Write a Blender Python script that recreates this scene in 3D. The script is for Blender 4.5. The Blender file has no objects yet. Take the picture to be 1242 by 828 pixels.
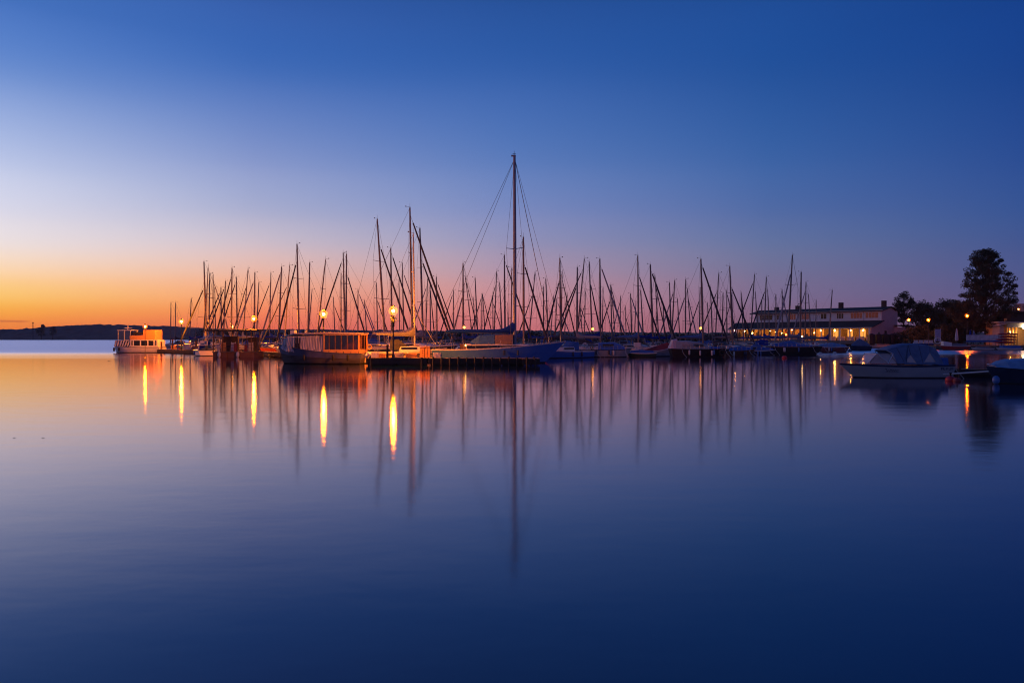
import bpy, math, random
from mathutils import Vector, Matrix
rng = random.Random(7)
PI = math.pi
sc = bpy.context.scene
COL = sc.collection
F, EYE, HY, CX = 966.0, 2.2, 411.0, 621.0      # lens in photo pixels, camera height, horizon row, centre column


def X(px, D): return (px - CX) / F * D
def Z(py, D): return EYE + (HY - py) * D / F
def R(d): return math.radians(d)
def lin(c):
    return tuple(((v / 255) / 12.92 if v / 255 <= .04045 else ((v / 255 + .055) / 1.055) ** 2.4) for v in c)


# ------------------------------------------------------------------ materials
MATS = {}
def mat(name, color, rough=.55, metal=0., var=.12, scale=3., bump=0., spec=.5, emit=None, estr=0., coord='Object', stretch=None):
    if name in MATS: return MATS[name]
    m = bpy.data.materials.new(name); m.use_nodes = True
    nt = m.node_tree; b = nt.nodes['Principled BSDF']
    b.inputs['Roughness'].default_value = rough
    b.inputs['Metallic'].default_value = metal
    b.inputs['Specular IOR Level'].default_value = spec
    tc = nt.nodes.new('ShaderNodeTexCoord')
    src = tc.outputs[coord]
    if stretch:
        mp = nt.nodes.new('ShaderNodeMapping'); mp.inputs['Scale'].default_value = stretch
        nt.links.new(src, mp.inputs['Vector']); src = mp.outputs['Vector']
    no = nt.nodes.new('ShaderNodeTexNoise'); no.inputs['Scale'].default_value = scale; no.inputs['Detail'].default_value = 5
    nt.links.new(src, no.inputs['Vector'])
    mr = nt.nodes.new('ShaderNodeMapRange')
    mr.inputs['From Min'].default_value = .25; mr.inputs['From Max'].default_value = .75
    mr.inputs['To Min'].default_value = 1 - var; mr.inputs['To Max'].default_value = 1 + var
    nt.links.new(no.outputs['Fac'], mr.inputs['Value'])
    mx = nt.nodes.new('ShaderNodeMix'); mx.data_type = 'RGBA'; mx.blend_type = 'MULTIPLY'
    mx.inputs['Factor'].default_value = 1
    mx.inputs['A'].default_value = (*color, 1)
    nt.links.new(mr.outputs['Result'], mx.inputs['B'])
    nt.links.new(mx.outputs['Result'], b.inputs['Base Color'])
    if bump:
        bp = nt.nodes.new('ShaderNodeBump'); bp.inputs['Strength'].default_value = bump; bp.inputs['Distance'].default_value = .05
        nt.links.new(no.outputs['Fac'], bp.inputs['Height']); nt.links.new(bp.outputs['Normal'], b.inputs['Normal'])
    if emit:
        b.inputs['Emission Color'].default_value = (*emit, 1); b.inputs['Emission Strength'].default_value = estr
    MATS[name] = m
    return m


def emitter(name, color, strength):
    if name in MATS: return MATS[name]
    m = bpy.data.materials.new(name); m.use_nodes = True
    nt = m.node_tree; nt.nodes.clear()
    o = nt.nodes.new('ShaderNodeOutputMaterial'); e = nt.nodes.new('ShaderNodeEmission')
    e.inputs['Color'].default_value = (*color, 1); e.inputs['Strength'].default_value = strength
    nt.links.new(e.outputs[0], o.inputs['Surface'])
    MATS[name] = m
    return m


def clear(name, tint, trans=.9, gloss=.06):
    """thin glass or vinyl: mostly transparent, a little gloss"""
    if name in MATS: return MATS[name]
    m = bpy.data.materials.new(name); m.use_nodes = True
    nt = m.node_tree; nt.nodes.clear()
    o = nt.nodes.new('ShaderNodeOutputMaterial')
    t = nt.nodes.new('ShaderNodeBsdfTransparent'); t.inputs['Color'].default_value = (*tint, 1)
    g = nt.nodes.new('ShaderNodeBsdfGlossy'); g.inputs['Roughness'].default_value = gloss
    g.inputs['Color'].default_value = (.8, .8, .8, 1)
    mx = nt.nodes.new('ShaderNodeMixShader'); mx.inputs['Fac'].default_value = 1 - trans
    nt.links.new(t.outputs[0], mx.inputs[1]); nt.links.new(g.outputs[0], mx.inputs[2]); nt.links.new(mx.outputs[0], o.inputs['Surface'])
    MATS[name] = m
    return m


def globe_glass(name, k, tint=(1, .7, .3, 1)):
    if name in MATS: return MATS[name]
    m = bpy.data.materials.new(name); m.use_nodes = True
    nt = m.node_tree; nt.nodes.clear()
    o = nt.nodes.new('ShaderNodeOutputMaterial')
    t = nt.nodes.new('ShaderNodeBsdfTransparent'); t.inputs['Color'].default_value = (1, 1, 1, 1)
    g = nt.nodes.new('ShaderNodeBsdfTranslucent'); g.inputs['Color'].default_value = tint
    mx = nt.nodes.new('ShaderNodeMixShader'); mx.inputs['Fac'].default_value = k
    nt.links.new(t.outputs[0], mx.inputs[1]); nt.links.new(g.outputs[0], mx.inputs[2]); nt.links.new(mx.outputs[0], o.inputs['Surface'])
    MATS[name] = m
    return m


white = mat('white gelcoat', (.62, .62, .64), .3, var=.06)
cream = mat('cream gelcoat', (.55, .5, .42), .35, var=.08)
greyhull = mat('grey hull paint', (.3, .32, .36), .35, var=.1)
bluehull = mat('pale blue hull paint', (.06, .17, .55), .3, var=.06, spec=.12)
navyhull = mat('navy hull paint', (.02, .035, .08), .3, var=.15)
blackhull = mat('black tarred hull', (.012, .012, .014), .5, var=.3)
woodhull = mat('varnished brown planks', (.13, .06, .03), .35, var=.35, scale=2, stretch=(.3, 1, 8))
redhull = mat('faded red paint', (.3, .04, .04), .45, var=.15)
greenhull = mat('dark green hull paint', (.03, .07, .05), .35)
antifoul = mat('dark antifouling', (.02, .02, .025), .8)
deckm = mat('deck paint', (.42, .42, .42), .6, var=.1)
teak = mat('teak deck', (.2, .12, .07), .6, var=.25, stretch=(1, 8, 1))
alu = mat('grey mast metal', (.16, .14, .14), .45, .1, var=.08)
paleal = mat('pale mast metal', (.42, .42, .42), .4, .2, var=.08)
bluemast = mat('blue grey mast paint', (.16, .2, .3), .35, var=.06)
steel = mat('stainless rail', (.55, .55, .57), .25, .9, var=.05)
wire = mat('rigging wire', (.12, .12, .13), .5, .5, var=.05)
winm = mat('dark cabin window', (.012, .014, .02), .08, var=.1)
sailw = mat('furled sail cloth', (.3, .3, .33), .8, var=.15, bump=.3, scale=6)
saild = mat('dark sail cover', (.05, .055, .075), .8, var=.2, bump=.3, scale=6, spec=.12)
sailb = mat('blue sail cover', (.004, .035, .3), .8, var=.2, bump=.3, scale=6, spec=.12)
tarpb = mat('blue tarpaulin', (.04, .13, .4), .6, var=.2, bump=.4, scale=4, spec=.12)
tarpl = mat('pale blue tarpaulin', (.12, .28, .5), .55, var=.2, bump=.4, scale=4)
tarpg = mat('grey tarpaulin', (.16, .17, .2), .7, var=.2, bump=.4, scale=4, spec=.12)
tarpr = mat('dull red tarpaulin', (.24, .035, .045), .7, var=.2, bump=.4, scale=4)
canopym = mat('navy canopy fabric', (.1, .17, .3), .75, var=.15, bump=.2, scale=5, spec=.12)
rubber = mat('black rubber', (.015, .015, .015), .8)
fend = mat('white fender', (.6, .6, .58), .5, var=.1)
fendb = mat('blue fender', (.05, .16, .42), .45)
planks = mat('weathered planks', (.16, .12, .09), .8, var=.35, scale=2.5, stretch=(1, 12, 1), bump=.2)
darkwood = mat('dark wet timber', (.03, .025, .022), .7, var=.4, scale=3, stretch=(6, 6, .5), bump=.3)
bluefloat = mat('blue plastic float', (.02, .05, .25), .5, var=.1)
lamptan = mat('lamp tinted tan paint', (.55, .28, .08), .5, var=.12)  # tan deepened with the orange lamp light, mainly for the ferry deckhouse
brownp = mat('brown stained wood', (.16, .07, .035), .6, var=.3, stretch=(1, 1, 9))
roofd = mat('dark roofing felt', (.035, .03, .03), .85, var=.25, bump=.3)
redp = mat('bright red plastic', (.42, .02, .04), .4, var=.12)
whitep = mat('white plastic', (.6, .6, .62), .45, var=.08)
glassc = clear('clear boat glass', (.75, .78, .82), .86)
vinyl = clear('clear vinyl', (.92, .86, .88), .66)
_n = vinyl.node_tree.nodes; _g = [q for q in _n if q.type == 'BSDF_GLOSSY'][0]; _g.inputs['Roughness'].default_value = .55


# ------------------------------------------------------------------ mesh builder
class MB:
    def __init__(s): s.v, s.f, s.mi, s.sm = [], [], [], []
    def add(s, vs, fs, mi=0, sm=False):
        b = len(s.v); s.v += [tuple(v) for v in vs]
        for f in fs: s.f.append(tuple(b + i for i in f)); s.mi.append(mi); s.sm.append(sm)
        return s
    def box(s, x0, x1, y0, y1, z0, z1, mi=0):
        vs = [(x, y, z) for x in (x0, x1) for y in (y0, y1) for z in (z0, z1)]
        return s.add(vs, [(0, 1, 3, 2), (4, 6, 7, 5), (0, 4, 5, 1), (2, 3, 7, 6), (0, 2, 6, 4), (1, 5, 7, 3)], mi)
    def tube(s, p, q, r0, r1=None, n=8, mi=0, cap=True):
        r1 = r0 if r1 is None else r1
        p, q = Vector(p), Vector(q); d = (q - p)
        if d.length < 1e-6: return s
        d.normalize(); a = d.orthogonal().normalized(); b = d.cross(a)
        vs = [p + (a * math.cos(2 * PI * i / n) + b * math.sin(2 * PI * i / n)) * r0 for i in range(n)]
        vs += [q + (a * math.cos(2 * PI * i / n) + b * math.sin(2 * PI * i / n)) * r1 for i in range(n)]
        s.add(vs, [(i, (i + 1) % n, n + (i + 1) % n, n + i) for i in range(n)], mi, True)
        if cap: s.add(vs, [tuple(range(n))[::-1], tuple(range(n, 2 * n))], mi)
        return s
    def path(s, pts, r, n=6, mi=0):
        for a, b in zip(pts, pts[1:]): s.tube(a, b, r, r, n, mi)
        return s
    def lathe(s, c, prof, n=14, mi=0):
        c = Vector(c); vs = []
        for r, z in prof: vs += [c + Vector((r * math.cos(2 * PI * i / n), r * math.sin(2 * PI * i / n), z)) for i in range(n)]
        fs = [(k * n + i, k * n + (i + 1) % n, (k + 1) * n + (i + 1) % n, (k + 1) * n + i) for k in range(len(prof) - 1) for i in range(n)]
        s.add(vs, fs, mi, True)
        s.add(vs, [tuple(range(n))[::-1], tuple(range((len(prof) - 1) * n, len(prof) * n))], mi)
        return s
    def ball(s, c, r, n=12, mi=0, sz=1.):
        return s.lathe(c, [(max(r * math.sin(PI * k / 8), .002), -r * sz * math.cos(PI * k / 8)) for k in range(9)], n, mi)
    def loft(s, secs, mi=0, sm=False):
        """rings of equal length -> closed skin"""
        n = len(secs[0]); vs = [p for r in secs for p in r]
        fs = [(k * n + i, k * n + (i + 1) % n, (k + 1) * n + (i + 1) % n, (k + 1) * n + i) for k in range(len(secs) - 1) for i in range(n)]
        s.add(vs, fs, mi, sm)
        s.add(vs, [tuple(range(n))[::-1], tuple(range((len(secs) - 1) * n, len(secs) * n))], mi)
        return s
    def cabin(s, secs, mi=0):
        """sections (x, halfwidth bottom, halfwidth top, z0, z1) along x, with a rounded roof"""
        return s.loft([[(x, -wb, z0), (x, wb, z0), (x, wt, z1 - .07 * (z1 - z0)), (x, wt * .7, z1), (x, -wt * .7, z1), (x, -wt, z1 - .07 * (z1 - z0))] for x, wb, wt, z0, z1 in secs], mi)
    def panel(s, pts, t, mi=0):
        pts = [Vector(p) for p in pts]; nrm = (pts[1] - pts[0]).cross(pts[2] - pts[0]).normalized() * t
        n = len(pts); vs = pts + [p + nrm for p in pts]
        return s.add(vs, [tuple(range(n))[::-1], tuple(range(n, 2 * n))] + [(i, (i + 1) % n, n + (i + 1) % n, n + i) for i in range(n)], mi)
    def torus(s, c, R0, r, axis='y', n=18, k=8, mi=0):
        vs, fs = [], []
        for i in range(n):
            a = 2 * PI * i / n
            for j in range(k):
                b = 2 * PI * j / k; rr = R0 + r * math.cos(b)
                p = (rr * math.cos(a), r * math.sin(b), rr * math.sin(a)) if axis == 'y' else (rr * math.cos(a), rr * math.sin(a), r * math.sin(b))
                vs.append(Vector(c) + Vector(p))
        for i in range(n):
            for j in range(k): fs.append((i * k + j, i * k + (j + 1) % k, ((i + 1) % n) * k + (j + 1) % k, ((i + 1) % n) * k + j))
        return s.add(vs, fs, mi, True)
    def build(s, name, mats, parent=None, loc=None):
        me = bpy.data.meshes.new(name); me.from_pydata(s.v, [], s.f)
        for m in (mats if isinstance(mats, (list, tuple)) else [mats]): me.materials.append(m)
        me.polygons.foreach_set('material_index', s.mi); me.polygons.foreach_set('use_smooth', s.sm)
        me.validate(); me.update()
        o = bpy.data.objects.new(name, me); COL.objects.link(o)
        if parent is not None: o.parent = parent
        if loc is not None: o.location = loc
        return o


def thing(name, label, cat, loc=(0, 0, 0), rz=0., group=None):
    o = bpy.data.objects.new(name, None); COL.objects.link(o); o.empty_display_size = .3
    o.location = loc; o.rotation_euler = (0, 0, rz)
    o['label'] = label; o['category'] = cat
    if group: o['group'] = group
    return o


def tag(o, label, cat, group=None):
    o['label'] = label; o['category'] = cat
    if group: o['group'] = group
    return o


def structure(o): o['kind'] = 'structure'; return o


def copy_tree(o, parent=None):
    c = o.copy(); COL.objects.link(c)
    if parent is not None: c.parent = parent
    for ch in list(o.children): copy_tree(ch, c)
    return c


def sheer_at(t, F0, F1, dip=.06): return F0 + (F1 - F0) * t ** 1.8 - dip * math.sin(PI * t)


def hull(L, B, F0, F1, bow=.12, stern=.04, tr=.7, draft=.35, n=16, full=2.2, stripe=.1, low=0):
    """material slots: 0 topside, 1 bottom, 2 deck, 3 rub strake"""
    m = MB(); st = []
    for i in range(n + 1):
        t = i / n
        sh = tr + (1 - tr) * math.sin(PI / 2 * min(t / .45, 1)) if t < .45 else max(1 - ((t - .45) / .55) ** full, .012)
        b = B / 2 * sh; zs = sheer_at(t, F0, F1)
        xd = -L / 2 + L * t; xw = -L / 2 + stern * L + (L - stern * L - bow * L) * t
        rows = [(xd, b, zs), (xd, b * 1.02 + .01, zs - .02), (xd + (xw - xd) * .07, b * 1.01 + .01, zs - .1), (xd + (xw - xd) * .5, b * .95, zs * .5), (xd + (xw - xd) * .95, b * .86, stripe), (xw, b * .84, 0), (xw * .96, b * .5, -draft)]
        st.append(rows)
    k = len(st[0]); mis = [3, 3, 0, low, 1, 1]
    for i in range(n):
        for j in range(k - 1):
            for sgn in (1, -1):
                q = [st[i][j], st[i + 1][j], st[i + 1][j + 1], st[i][j + 1]]
                q = [(x, y * sgn, z) for x, y, z in q]
                if sgn > 0: q = q[::-1]
                m.add(q, [(0, 1, 2, 3)], mis[j], True)
        a, b = st[i][0], st[i + 1][0]
        m.add([(a[0], -a[1], a[2] - .03), (b[0], -b[1], b[2] - .03), (b[0], b[1], b[2] - .03), (a[0], a[1], a[2] - .03)], [(0, 1, 2, 3)], 2)
    for e in (0, n):
        for j in range(k - 1):
            a, b = st[e][j], st[e][j + 1]
            m.add([(a[0], -a[1], a[2]), (a[0], a[1], a[2]), (b[0], b[1], b[2]), (b[0], -b[1], b[2])], [(0, 1, 2, 3) if e == 0 else (3, 2, 1, 0)], mis[j])
    return m


# ------------------------------------------------------------------ world: twilight sky
def make_world():
    w = bpy.data.worlds.new('World'); sc.world = w; w.use_nodes = True
    nt = w.node_tree; nt.nodes.clear(); N = nt.nodes.new; K = nt.links.new
    out = N('ShaderNodeOutputWorld'); bg = N('ShaderNodeBackground'); add = N('ShaderNodeAddShader'); bg2 = N('ShaderNodeBackground')
    sky = N('ShaderNodeTexSky'); sky.sky_type = 'NISHITA'; sky.sun_disc = False
    sky.sun_elevation = R(.5); sky.sun_rotation = R(-44)
    K(sky.outputs[0], bg2.inputs['Color']); bg2.inputs['Strength'].default_value = .004
    tc = N('ShaderNodeTexCoord'); sep = N('ShaderNodeSeparateXYZ'); K(tc.outputs['Generated'], sep.inputs[0])
    def math_(op, a, b=None, clamp=False):
        n = N('ShaderNodeMath'); n.operation = op; n.use_clamp = clamp
        for i, v in enumerate((a, b)):
            if v is None: continue
            if isinstance(v, (int, float)): n.inputs[i].default_value = v
            else: K(v, n.inputs[i])
        return n.outputs[0]
    el = math_('ARCSINE', sep.outputs['Z'])
    az = math_('ARCTAN2', sep.outputs['X'], sep.outputs['Y'])
    E = R(60)
    fac = math_('DIVIDE', el, E, True)
    rows = [0, 100, 200, 260, 300, 335, 365, 396]
    table = [
        (0, [(67, 113, 190), (120, 151, 212), (188, 199, 232), (220, 218, 233), (240, 224, 218), (255, 212, 160), (255, 192, 98), (255, 142, 60)]),
        (310, [(50, 92, 169), (75, 114, 187), (136, 153, 204), (174, 176, 207), (212, 190, 198), (240, 180, 158), (252, 154, 112), (250, 116, 82)]),
        (620, [(36, 80, 153), (56, 99, 173), (93, 124, 187), (126, 139, 190), (153, 146, 181), (182, 146, 166), (206, 138, 146), (216, 120, 124)]),
        (930, [(28, 75, 149), (36, 83, 156), (60, 99, 165), (82, 107, 164), (101, 114, 158), (116, 111, 148), (126, 106, 140), (132, 98, 124)]),
        (1242, [(19, 63, 138), (26, 68, 142), (42, 77, 147), (55, 84, 147), (68, 86, 143), (79, 87, 139), (90, 85, 132), (100, 82, 122)]),
    ]
    back = [(0, (112, 86, 112)), (6, (104, 86, 120)), (16, (80, 80, 128)), (35, (40, 62, 120)), (60, (20, 46, 104))]
    def ramp(stops):
        n = N('ShaderNodeValToRGB'); n.color_ramp.interpolation = 'CARDINAL'
        els = n.color_ramp.elements
        while len(els) > 1: els.remove(els[-1])
        for i, (p, c) in enumerate(stops):
            e = els[0] if i == 0 else els.new(p)
            e.position = p; e.color = (*lin(c), 1)
        K(fac, n.inputs['Fac']); return n.outputs['Color']
    cols = []
    for px, cs in table:
        xf = (px - CX) / F
        stops = [(math.atan((HY - y) / F / math.sqrt(1 + xf * xf)) / E, c) for y, c in zip(rows, cs)][::-1]
        top = cs[0]; stops.append((35 / 60, tuple(v * .8 for v in top))); stops.append((1., (20, 46, 104)))
        cols.append((math.atan(xf), ramp(stops)))
    bk = ramp([(d / 60, c) for d, c in back])
    cols = [(-R(120), bk), (-R(62), cols[0][1])] + cols + [(R(85), bk)]
    cur = cols[0][1]
    for (a0, _), (a1, c1) in zip(cols, cols[1:]):
        mr = N('ShaderNodeMapRange'); mr.clamp = True
        mr.inputs['From Min'].default_value = a0; mr.inputs['From Max'].default_value = a1
        K(az, mr.inputs['Value'])
        mx = N('ShaderNodeMix'); mx.data_type = 'RGBA'
        K(mr.outputs['Result'], mx.inputs['Factor']); K(cur, mx.inputs['A']); K(c1, mx.inputs['B'])
        cur = mx.outputs['Result']
    # a thin streak of stratus low over the sunset
    d = math_('ABSOLUTE', math_('SUBTRACT', el, R(1.08)))
    s1 = math_('SUBTRACT', 1., math_('DIVIDE', d, R(.1)), True)
    mr = N('ShaderNodeMapRange'); mr.inputs['From Min'].default_value = R(-31); mr.inputs['From Max'].default_value = R(-31.6); K(az, mr.inputs['Value'])
    s2 = math_('MULTIPLY', math_('MULTIPLY', s1, mr.outputs['Result']), .75)
    mx = N('ShaderNodeMix'); mx.data_type = 'RGBA'; K(s2, mx.inputs['Factor']); K(cur, mx.inputs['A']); mx.inputs['B'].default_value = (*lin((200, 95, 62)), 1)
    K(mx.outputs['Result'], bg.inputs['Color']); bg.inputs['Strength'].default_value = 1.
    K(bg.outputs[0], add.inputs[0]); K(bg2.outputs[0], add.inputs[1]); K(add.outputs[0], out.inputs['Surface'])


make_world()
sun = bpy.data.lights.new('evening_sun', 'SUN'); sun.energy = .03; sun.angle = R(6); sun.color = (1, .55, .25)
so = bpy.data.objects.new('evening_sun', sun); COL.objects.link(so)
sdir = Vector((math.sin(R(-44)) * math.cos(R(.5)), math.cos(R(-44)) * math.cos(R(.5)), math.sin(R(.5))))
so.rotation_euler = sdir.to_track_quat('Z', 'Y').to_euler()

# ------------------------------------------------------------------ water
def water_material():
    m = bpy.data.materials.new('lake water'); m.use_nodes = True
    nt = m.node_tree; nt.nodes.clear(); N = nt.nodes.new; K = nt.links.new
    out = N('ShaderNodeOutputMaterial')
    tc = N('ShaderNodeTexCoord')
    sep = N('ShaderNodeSeparateXYZ'); K(tc.outputs['Object'], sep.inputs[0])
    # wind: the open water beyond the moorings is ruffled, the near water is calm
    ns = N('ShaderNodeTexNoise'); ns.inputs['Scale'].default_value = 1.; ns.inputs['Detail'].default_value = 4
    mp = N('ShaderNodeMapping'); mp.inputs['Scale'].default_value = (.006, .05, 1); K(tc.outputs['Object'], mp.inputs['Vector']); K(mp.outputs[0], ns.inputs['Vector'])
    yv = N('ShaderNodeMath'); yv.operation = 'MULTIPLY_ADD'; K(ns.outputs['Fac'], yv.inputs[0]); yv.inputs[1].default_value = 46; K(sep.outputs['Y'], yv.inputs[2])
    ru = N('ShaderNodeMapRange'); ru.interpolation_type = 'SMOOTHSTEP'
    ru.inputs['From Min'].default_value = 98; ru.inputs['From Max'].default_value = 185
    ru.inputs['To Min'].default_value = .101; ru.inputs['To Max'].default_value = .44
    K(yv.outputs[0], ru.inputs['Value'])
    # ripples whose crests lie across the view
    r1 = N('ShaderNodeTexNoise'); r1.inputs['Scale'].default_value = 1; r1.inputs['Detail'].default_value = 3
    m1 = N('ShaderNodeMapping'); m1.inputs['Scale'].default_value = (.55, .95, 1); K(tc.outputs['Object'], m1.inputs['Vector']); K(m1.outputs[0], r1.inputs['Vector'])
    bp = N('ShaderNodeBump'); bp.inputs['Strength'].default_value = 1.; bp.inputs['Distance'].default_value = .005
    K(r1.outputs['Fac'], bp.inputs['Height'])
    gl = N('ShaderNodeBsdfGlossy'); gl.distribution = 'BECKMANN'; gl.inputs['Color'].default_value = (1., .915, .99, 1)
    K(ru.outputs['Result'], gl.inputs['Roughness']); K(bp.outputs[0], gl.inputs['Normal'])
    df = N('ShaderNodeBsdfDiffuse'); df.inputs['Color'].default_value = (.004, .03, .055, 1)
    fr = N('ShaderNodeFresnel'); fr.inputs['IOR'].default_value = 1.9
    mx = N('ShaderNodeMixShader'); K(fr.outputs[0], mx.inputs['Fac']); K(df.outputs[0], mx.inputs[1]); K(gl.outputs[0], mx.inputs[2])
    K(mx.outputs[0], out.inputs['Surface'])
    return m


structure(MB().add([(-2600, -150, 0), (2600, -150, 0), (2600, 2400, 0), (-2600, 2400, 0)], [(0, 1, 2, 3)]).build('water', water_material()))
structure(MB().add([(-2600, -150, -4), (2600, -150, -4), (2600, 2400, -4), (-2600, 2400, -4)], [(0, 1, 2, 3)]).build('ground', mat('lake bed', (.05, .05, .04), .9)))

# ------------------------------------------------------------------ far wooded shore
from mathutils import noise as mn
ridge = [(-500, 394), (-100, 398), (0, 400), (25, 400.5), (45, 399.5), (62, 399.5), (85, 398), (105, 395.5), (125, 394.5), (160, 394.8), (185, 396), (215, 396), (240, 398), (300, 399.5), (400, 400.5), (500, 401.5), (600, 402.5), (645, 401), (680, 402.5), (800, 404), (1000, 404.5), (1400, 404)]
def ridge_y(px):
    for (a, ya), (b, yb) in zip(ridge, ridge[1:]):
        if a <= px <= b: return ya + (yb - ya) * (px - a) / (b - a)
    return ridge[-1][1]
def far_shore():
    m = MB(); D0, D1 = 1750., 2150.; nx, ny = 1300, 14
    vs = []
    for j in range(ny + 1):
        v = j / ny; D = D0 + (D1 - D0) * v
        for i in range(nx + 1):
            px = -500 + 1900 * i / nx
            top = Z(ridge_y(px), D1)
            env = 1.8 + (top - 1.8) * (1 - (1 - v) ** 2.2)
            x = X(px, D1)
            bump = 4.2 * mn.fractal(Vector((x * .045, D * .03, 2)), .9, 2.1, 4) + 2.2 * mn.noise(Vector((x * .13, D * .05, 7)))
            z = env + bump * min(1, v * 5 + .12) if j else -1.5
            vs.append((x, D, max(z, .3) if j else -1.5))
    w = nx + 1
    m.add(vs, [(j * w + i, j * w + i + 1, (j + 1) * w + i + 1, (j + 1) * w + i) for j in range(ny) for i in range(nx)], 0, False)
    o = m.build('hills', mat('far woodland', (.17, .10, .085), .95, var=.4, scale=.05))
    return structure(o)
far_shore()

leafm = mat('leaf green', (.03, .042, .022), .75, var=.35, scale=.8)
leafp = mat('pine needles', (.025, .038, .022), .8, var=.3, scale=.8)
barkm = mat('bark', (.05, .038, .03), .9, var=.3, stretch=(4, 4, .6))


def leaf_cloud(m, c, r, n, size, rs, flat=.75):
    for _ in range(n):
        while True:
            p = Vector((rs.uniform(-1, 1), rs.uniform(-1, 1), rs.uniform(-1, 1)))
            if p.length < 1: break
        p = Vector((p.x * r, p.y * r, p.z * r * flat)) + Vector(c)
        a = Vector((rs.gauss(0, 1), rs.gauss(0, 1), rs.gauss(0, 1))).normalized(); b = a.orthogonal().normalized()
        b = Matrix.Rotation(rs.uniform(0, 6.28), 3, a) @ b; t = a.cross(b)
        s = size * rs.uniform(.6, 1.3)
        m.add([p + b * s, p + t * s * .6, p - b * s, p - t * s * .6], [(0, 1, 2, 3)])


def tree(name, label, px, D, z0, top, prof, leaf, nclump, perclump, size, crad, seed, trunk_r=.35, trunk_to=.8, group=None):
    """prof: (height fraction, crown half width in metres, sideways shift)"""
    rs = random.Random(seed)
    t = thing(name, label, 'tree', (X(px, D), D, z0), 0, group)
    H = top - z0
    tr = MB(); pts = [Vector((.25 * math.sin(k * 1.7 + seed), .2 * math.cos(k * 2.1), H * trunk_to * k / 6)) for k in range(7)]
    pts[0] = Vector((0, 0, -.1))
    for k in range(6): tr.tube(pts[k], pts[k + 1], trunk_r * (1 - k / 6.6), trunk_r * (1 - (k + 1) / 6.6), 9)
    cr = MB(); hs = [p[0] for p in prof]
    def width(f):
        for a, b in zip(prof, prof[1:]):
            if a[0] <= f <= b[0]:
                u = (f - a[0]) / (b[0] - a[0]); return a[1] + (b[1] - a[1]) * u, a[2] + (b[2] - a[2]) * u
        return prof[-1][1], prof[-1][2]
    for k in range(nclump):
        f = rs.uniform(hs[0], hs[-1]); w, sh = width(f)
        if rs.random() > w / max(p[1] for p in prof) + .25: f = rs.uniform(hs[0], hs[-1]); w, sh = width(f)
        a = rs.uniform(0, 2 * PI); q = math.sqrt(rs.uniform(.06, 1)) * w
        c = Vector((sh + q * math.cos(a), q * math.sin(a) * .85, f * H))
        b = min(max(.2, f - .16 * (.4 + q / max(w, .1))), trunk_to * .98); kk = b / trunk_to * 6; i0 = min(int(kk), 5)
        p0 = pts[i0].lerp(pts[i0 + 1], kk - i0); mid = p0.lerp(c, .55) + Vector((0, 0, -.06 * q))
        tr.tube(p0, mid, trunk_r * .22 * (1.2 - b), trunk_r * .12, 5); tr.tube(mid, c, trunk_r * .12, .02, 4)
        leaf_cloud(cr, c, crad * rs.uniform(.55, 1.15), int(perclump * rs.uniform(.6, 1.2)), size, rs)
    tr.build('trunk', barkm, t); cr.build('crown', leaf, t)
    return t


def shore_belt():
    pts = [(236, 420), (300, 330), (420, 300), (560, 290), (700, 285), (820, 280), (905, 275)]
    pl = [(X(px, D), D) for px, D in pts]
    m = MB(); n = len(pl)
    vs = [(x, y, -1) for x, y in pl] + [(x, y, .5) for x, y in pl] + [(x * 1.03, y + 10, .9) for x, y in pl] + [(x * 1.2, y + 60, 3.) for x, y in pl]
    m.add(vs, [(k * n + i, k * n + i + 1, (k + 1) * n + i + 1, (k + 1) * n + i) for k in range(3) for i in range(n - 1)])
    structure(m.build('shore', mat('far shore earth', (.05, .045, .04), .95, var=.3, scale=.3)))
    rs = random.Random(99); f = MB()
    for i in range(620):
        u = rs.random() * (n - 1); k = int(u); a = u - k
        px = pts[k][0] + (pts[k + 1][0] - pts[k][0]) * a; D = pts[k][1] + (pts[k + 1][1] - pts[k][1]) * a + rs.uniform(6, 14)
        hmax = Z(ridge_y(px) + 1. + 2.2 * mn.noise(Vector((px * .035, 3, 1))) + 1.2 * mn.noise(Vector((px * .15, 9, 1))), D)
        c = (X(px, D), D, rs.uniform(.9, max(1.2, hmax - .5)))
        leaf_cloud(f, c, rs.uniform(.9, 1.7), 46, .3, rs, .8)
    o = f.build('trees', leafm); o['kind'] = 'stuff'; o['label'] = 'low dark belt of trees on the shore behind the marina masts'
# two tall trees and a mast that stand clear of the far ridge
tree('distant_tree', 'lone round-topped tree rising above the far wooded ridge beside the radio mast', 50, 1740, 1, Z(393.5, 1740), [(.3, 5, 0), (.6, 9, 0), (.9, 6, 0), (1, 3, 0)], leafm, 26, 22, 1.8, 4.5, 5, 1.2)
tree('distant_tree', 'small low tree poking above the far ridge just right of the lone round tree', 64, 1745, 1, Z(396.5, 1745), [(.3, 5, 0), (.7, 7, 0), (1, 3, 0)], leafm, 18, 20, 1.8, 4, 6, 1.2)
shore_belt()
rm = MB(); Dm = 1735
rm.tube((0, 0, 0), (0, 0, Z(390.5, Dm)), 1.1, .7, 6); rm.box(-1.6, 1.6, -1, 1, Z(392, Dm), Z(391.4, Dm))
tag(rm.build('radio_mast', mat('dark lattice metal', (.04, .04, .05), .7), None, (X(40, Dm), Dm, 0)), 'thin radio mast standing on the far shore at the end of the cloud streak', 'radio mast')

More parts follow.
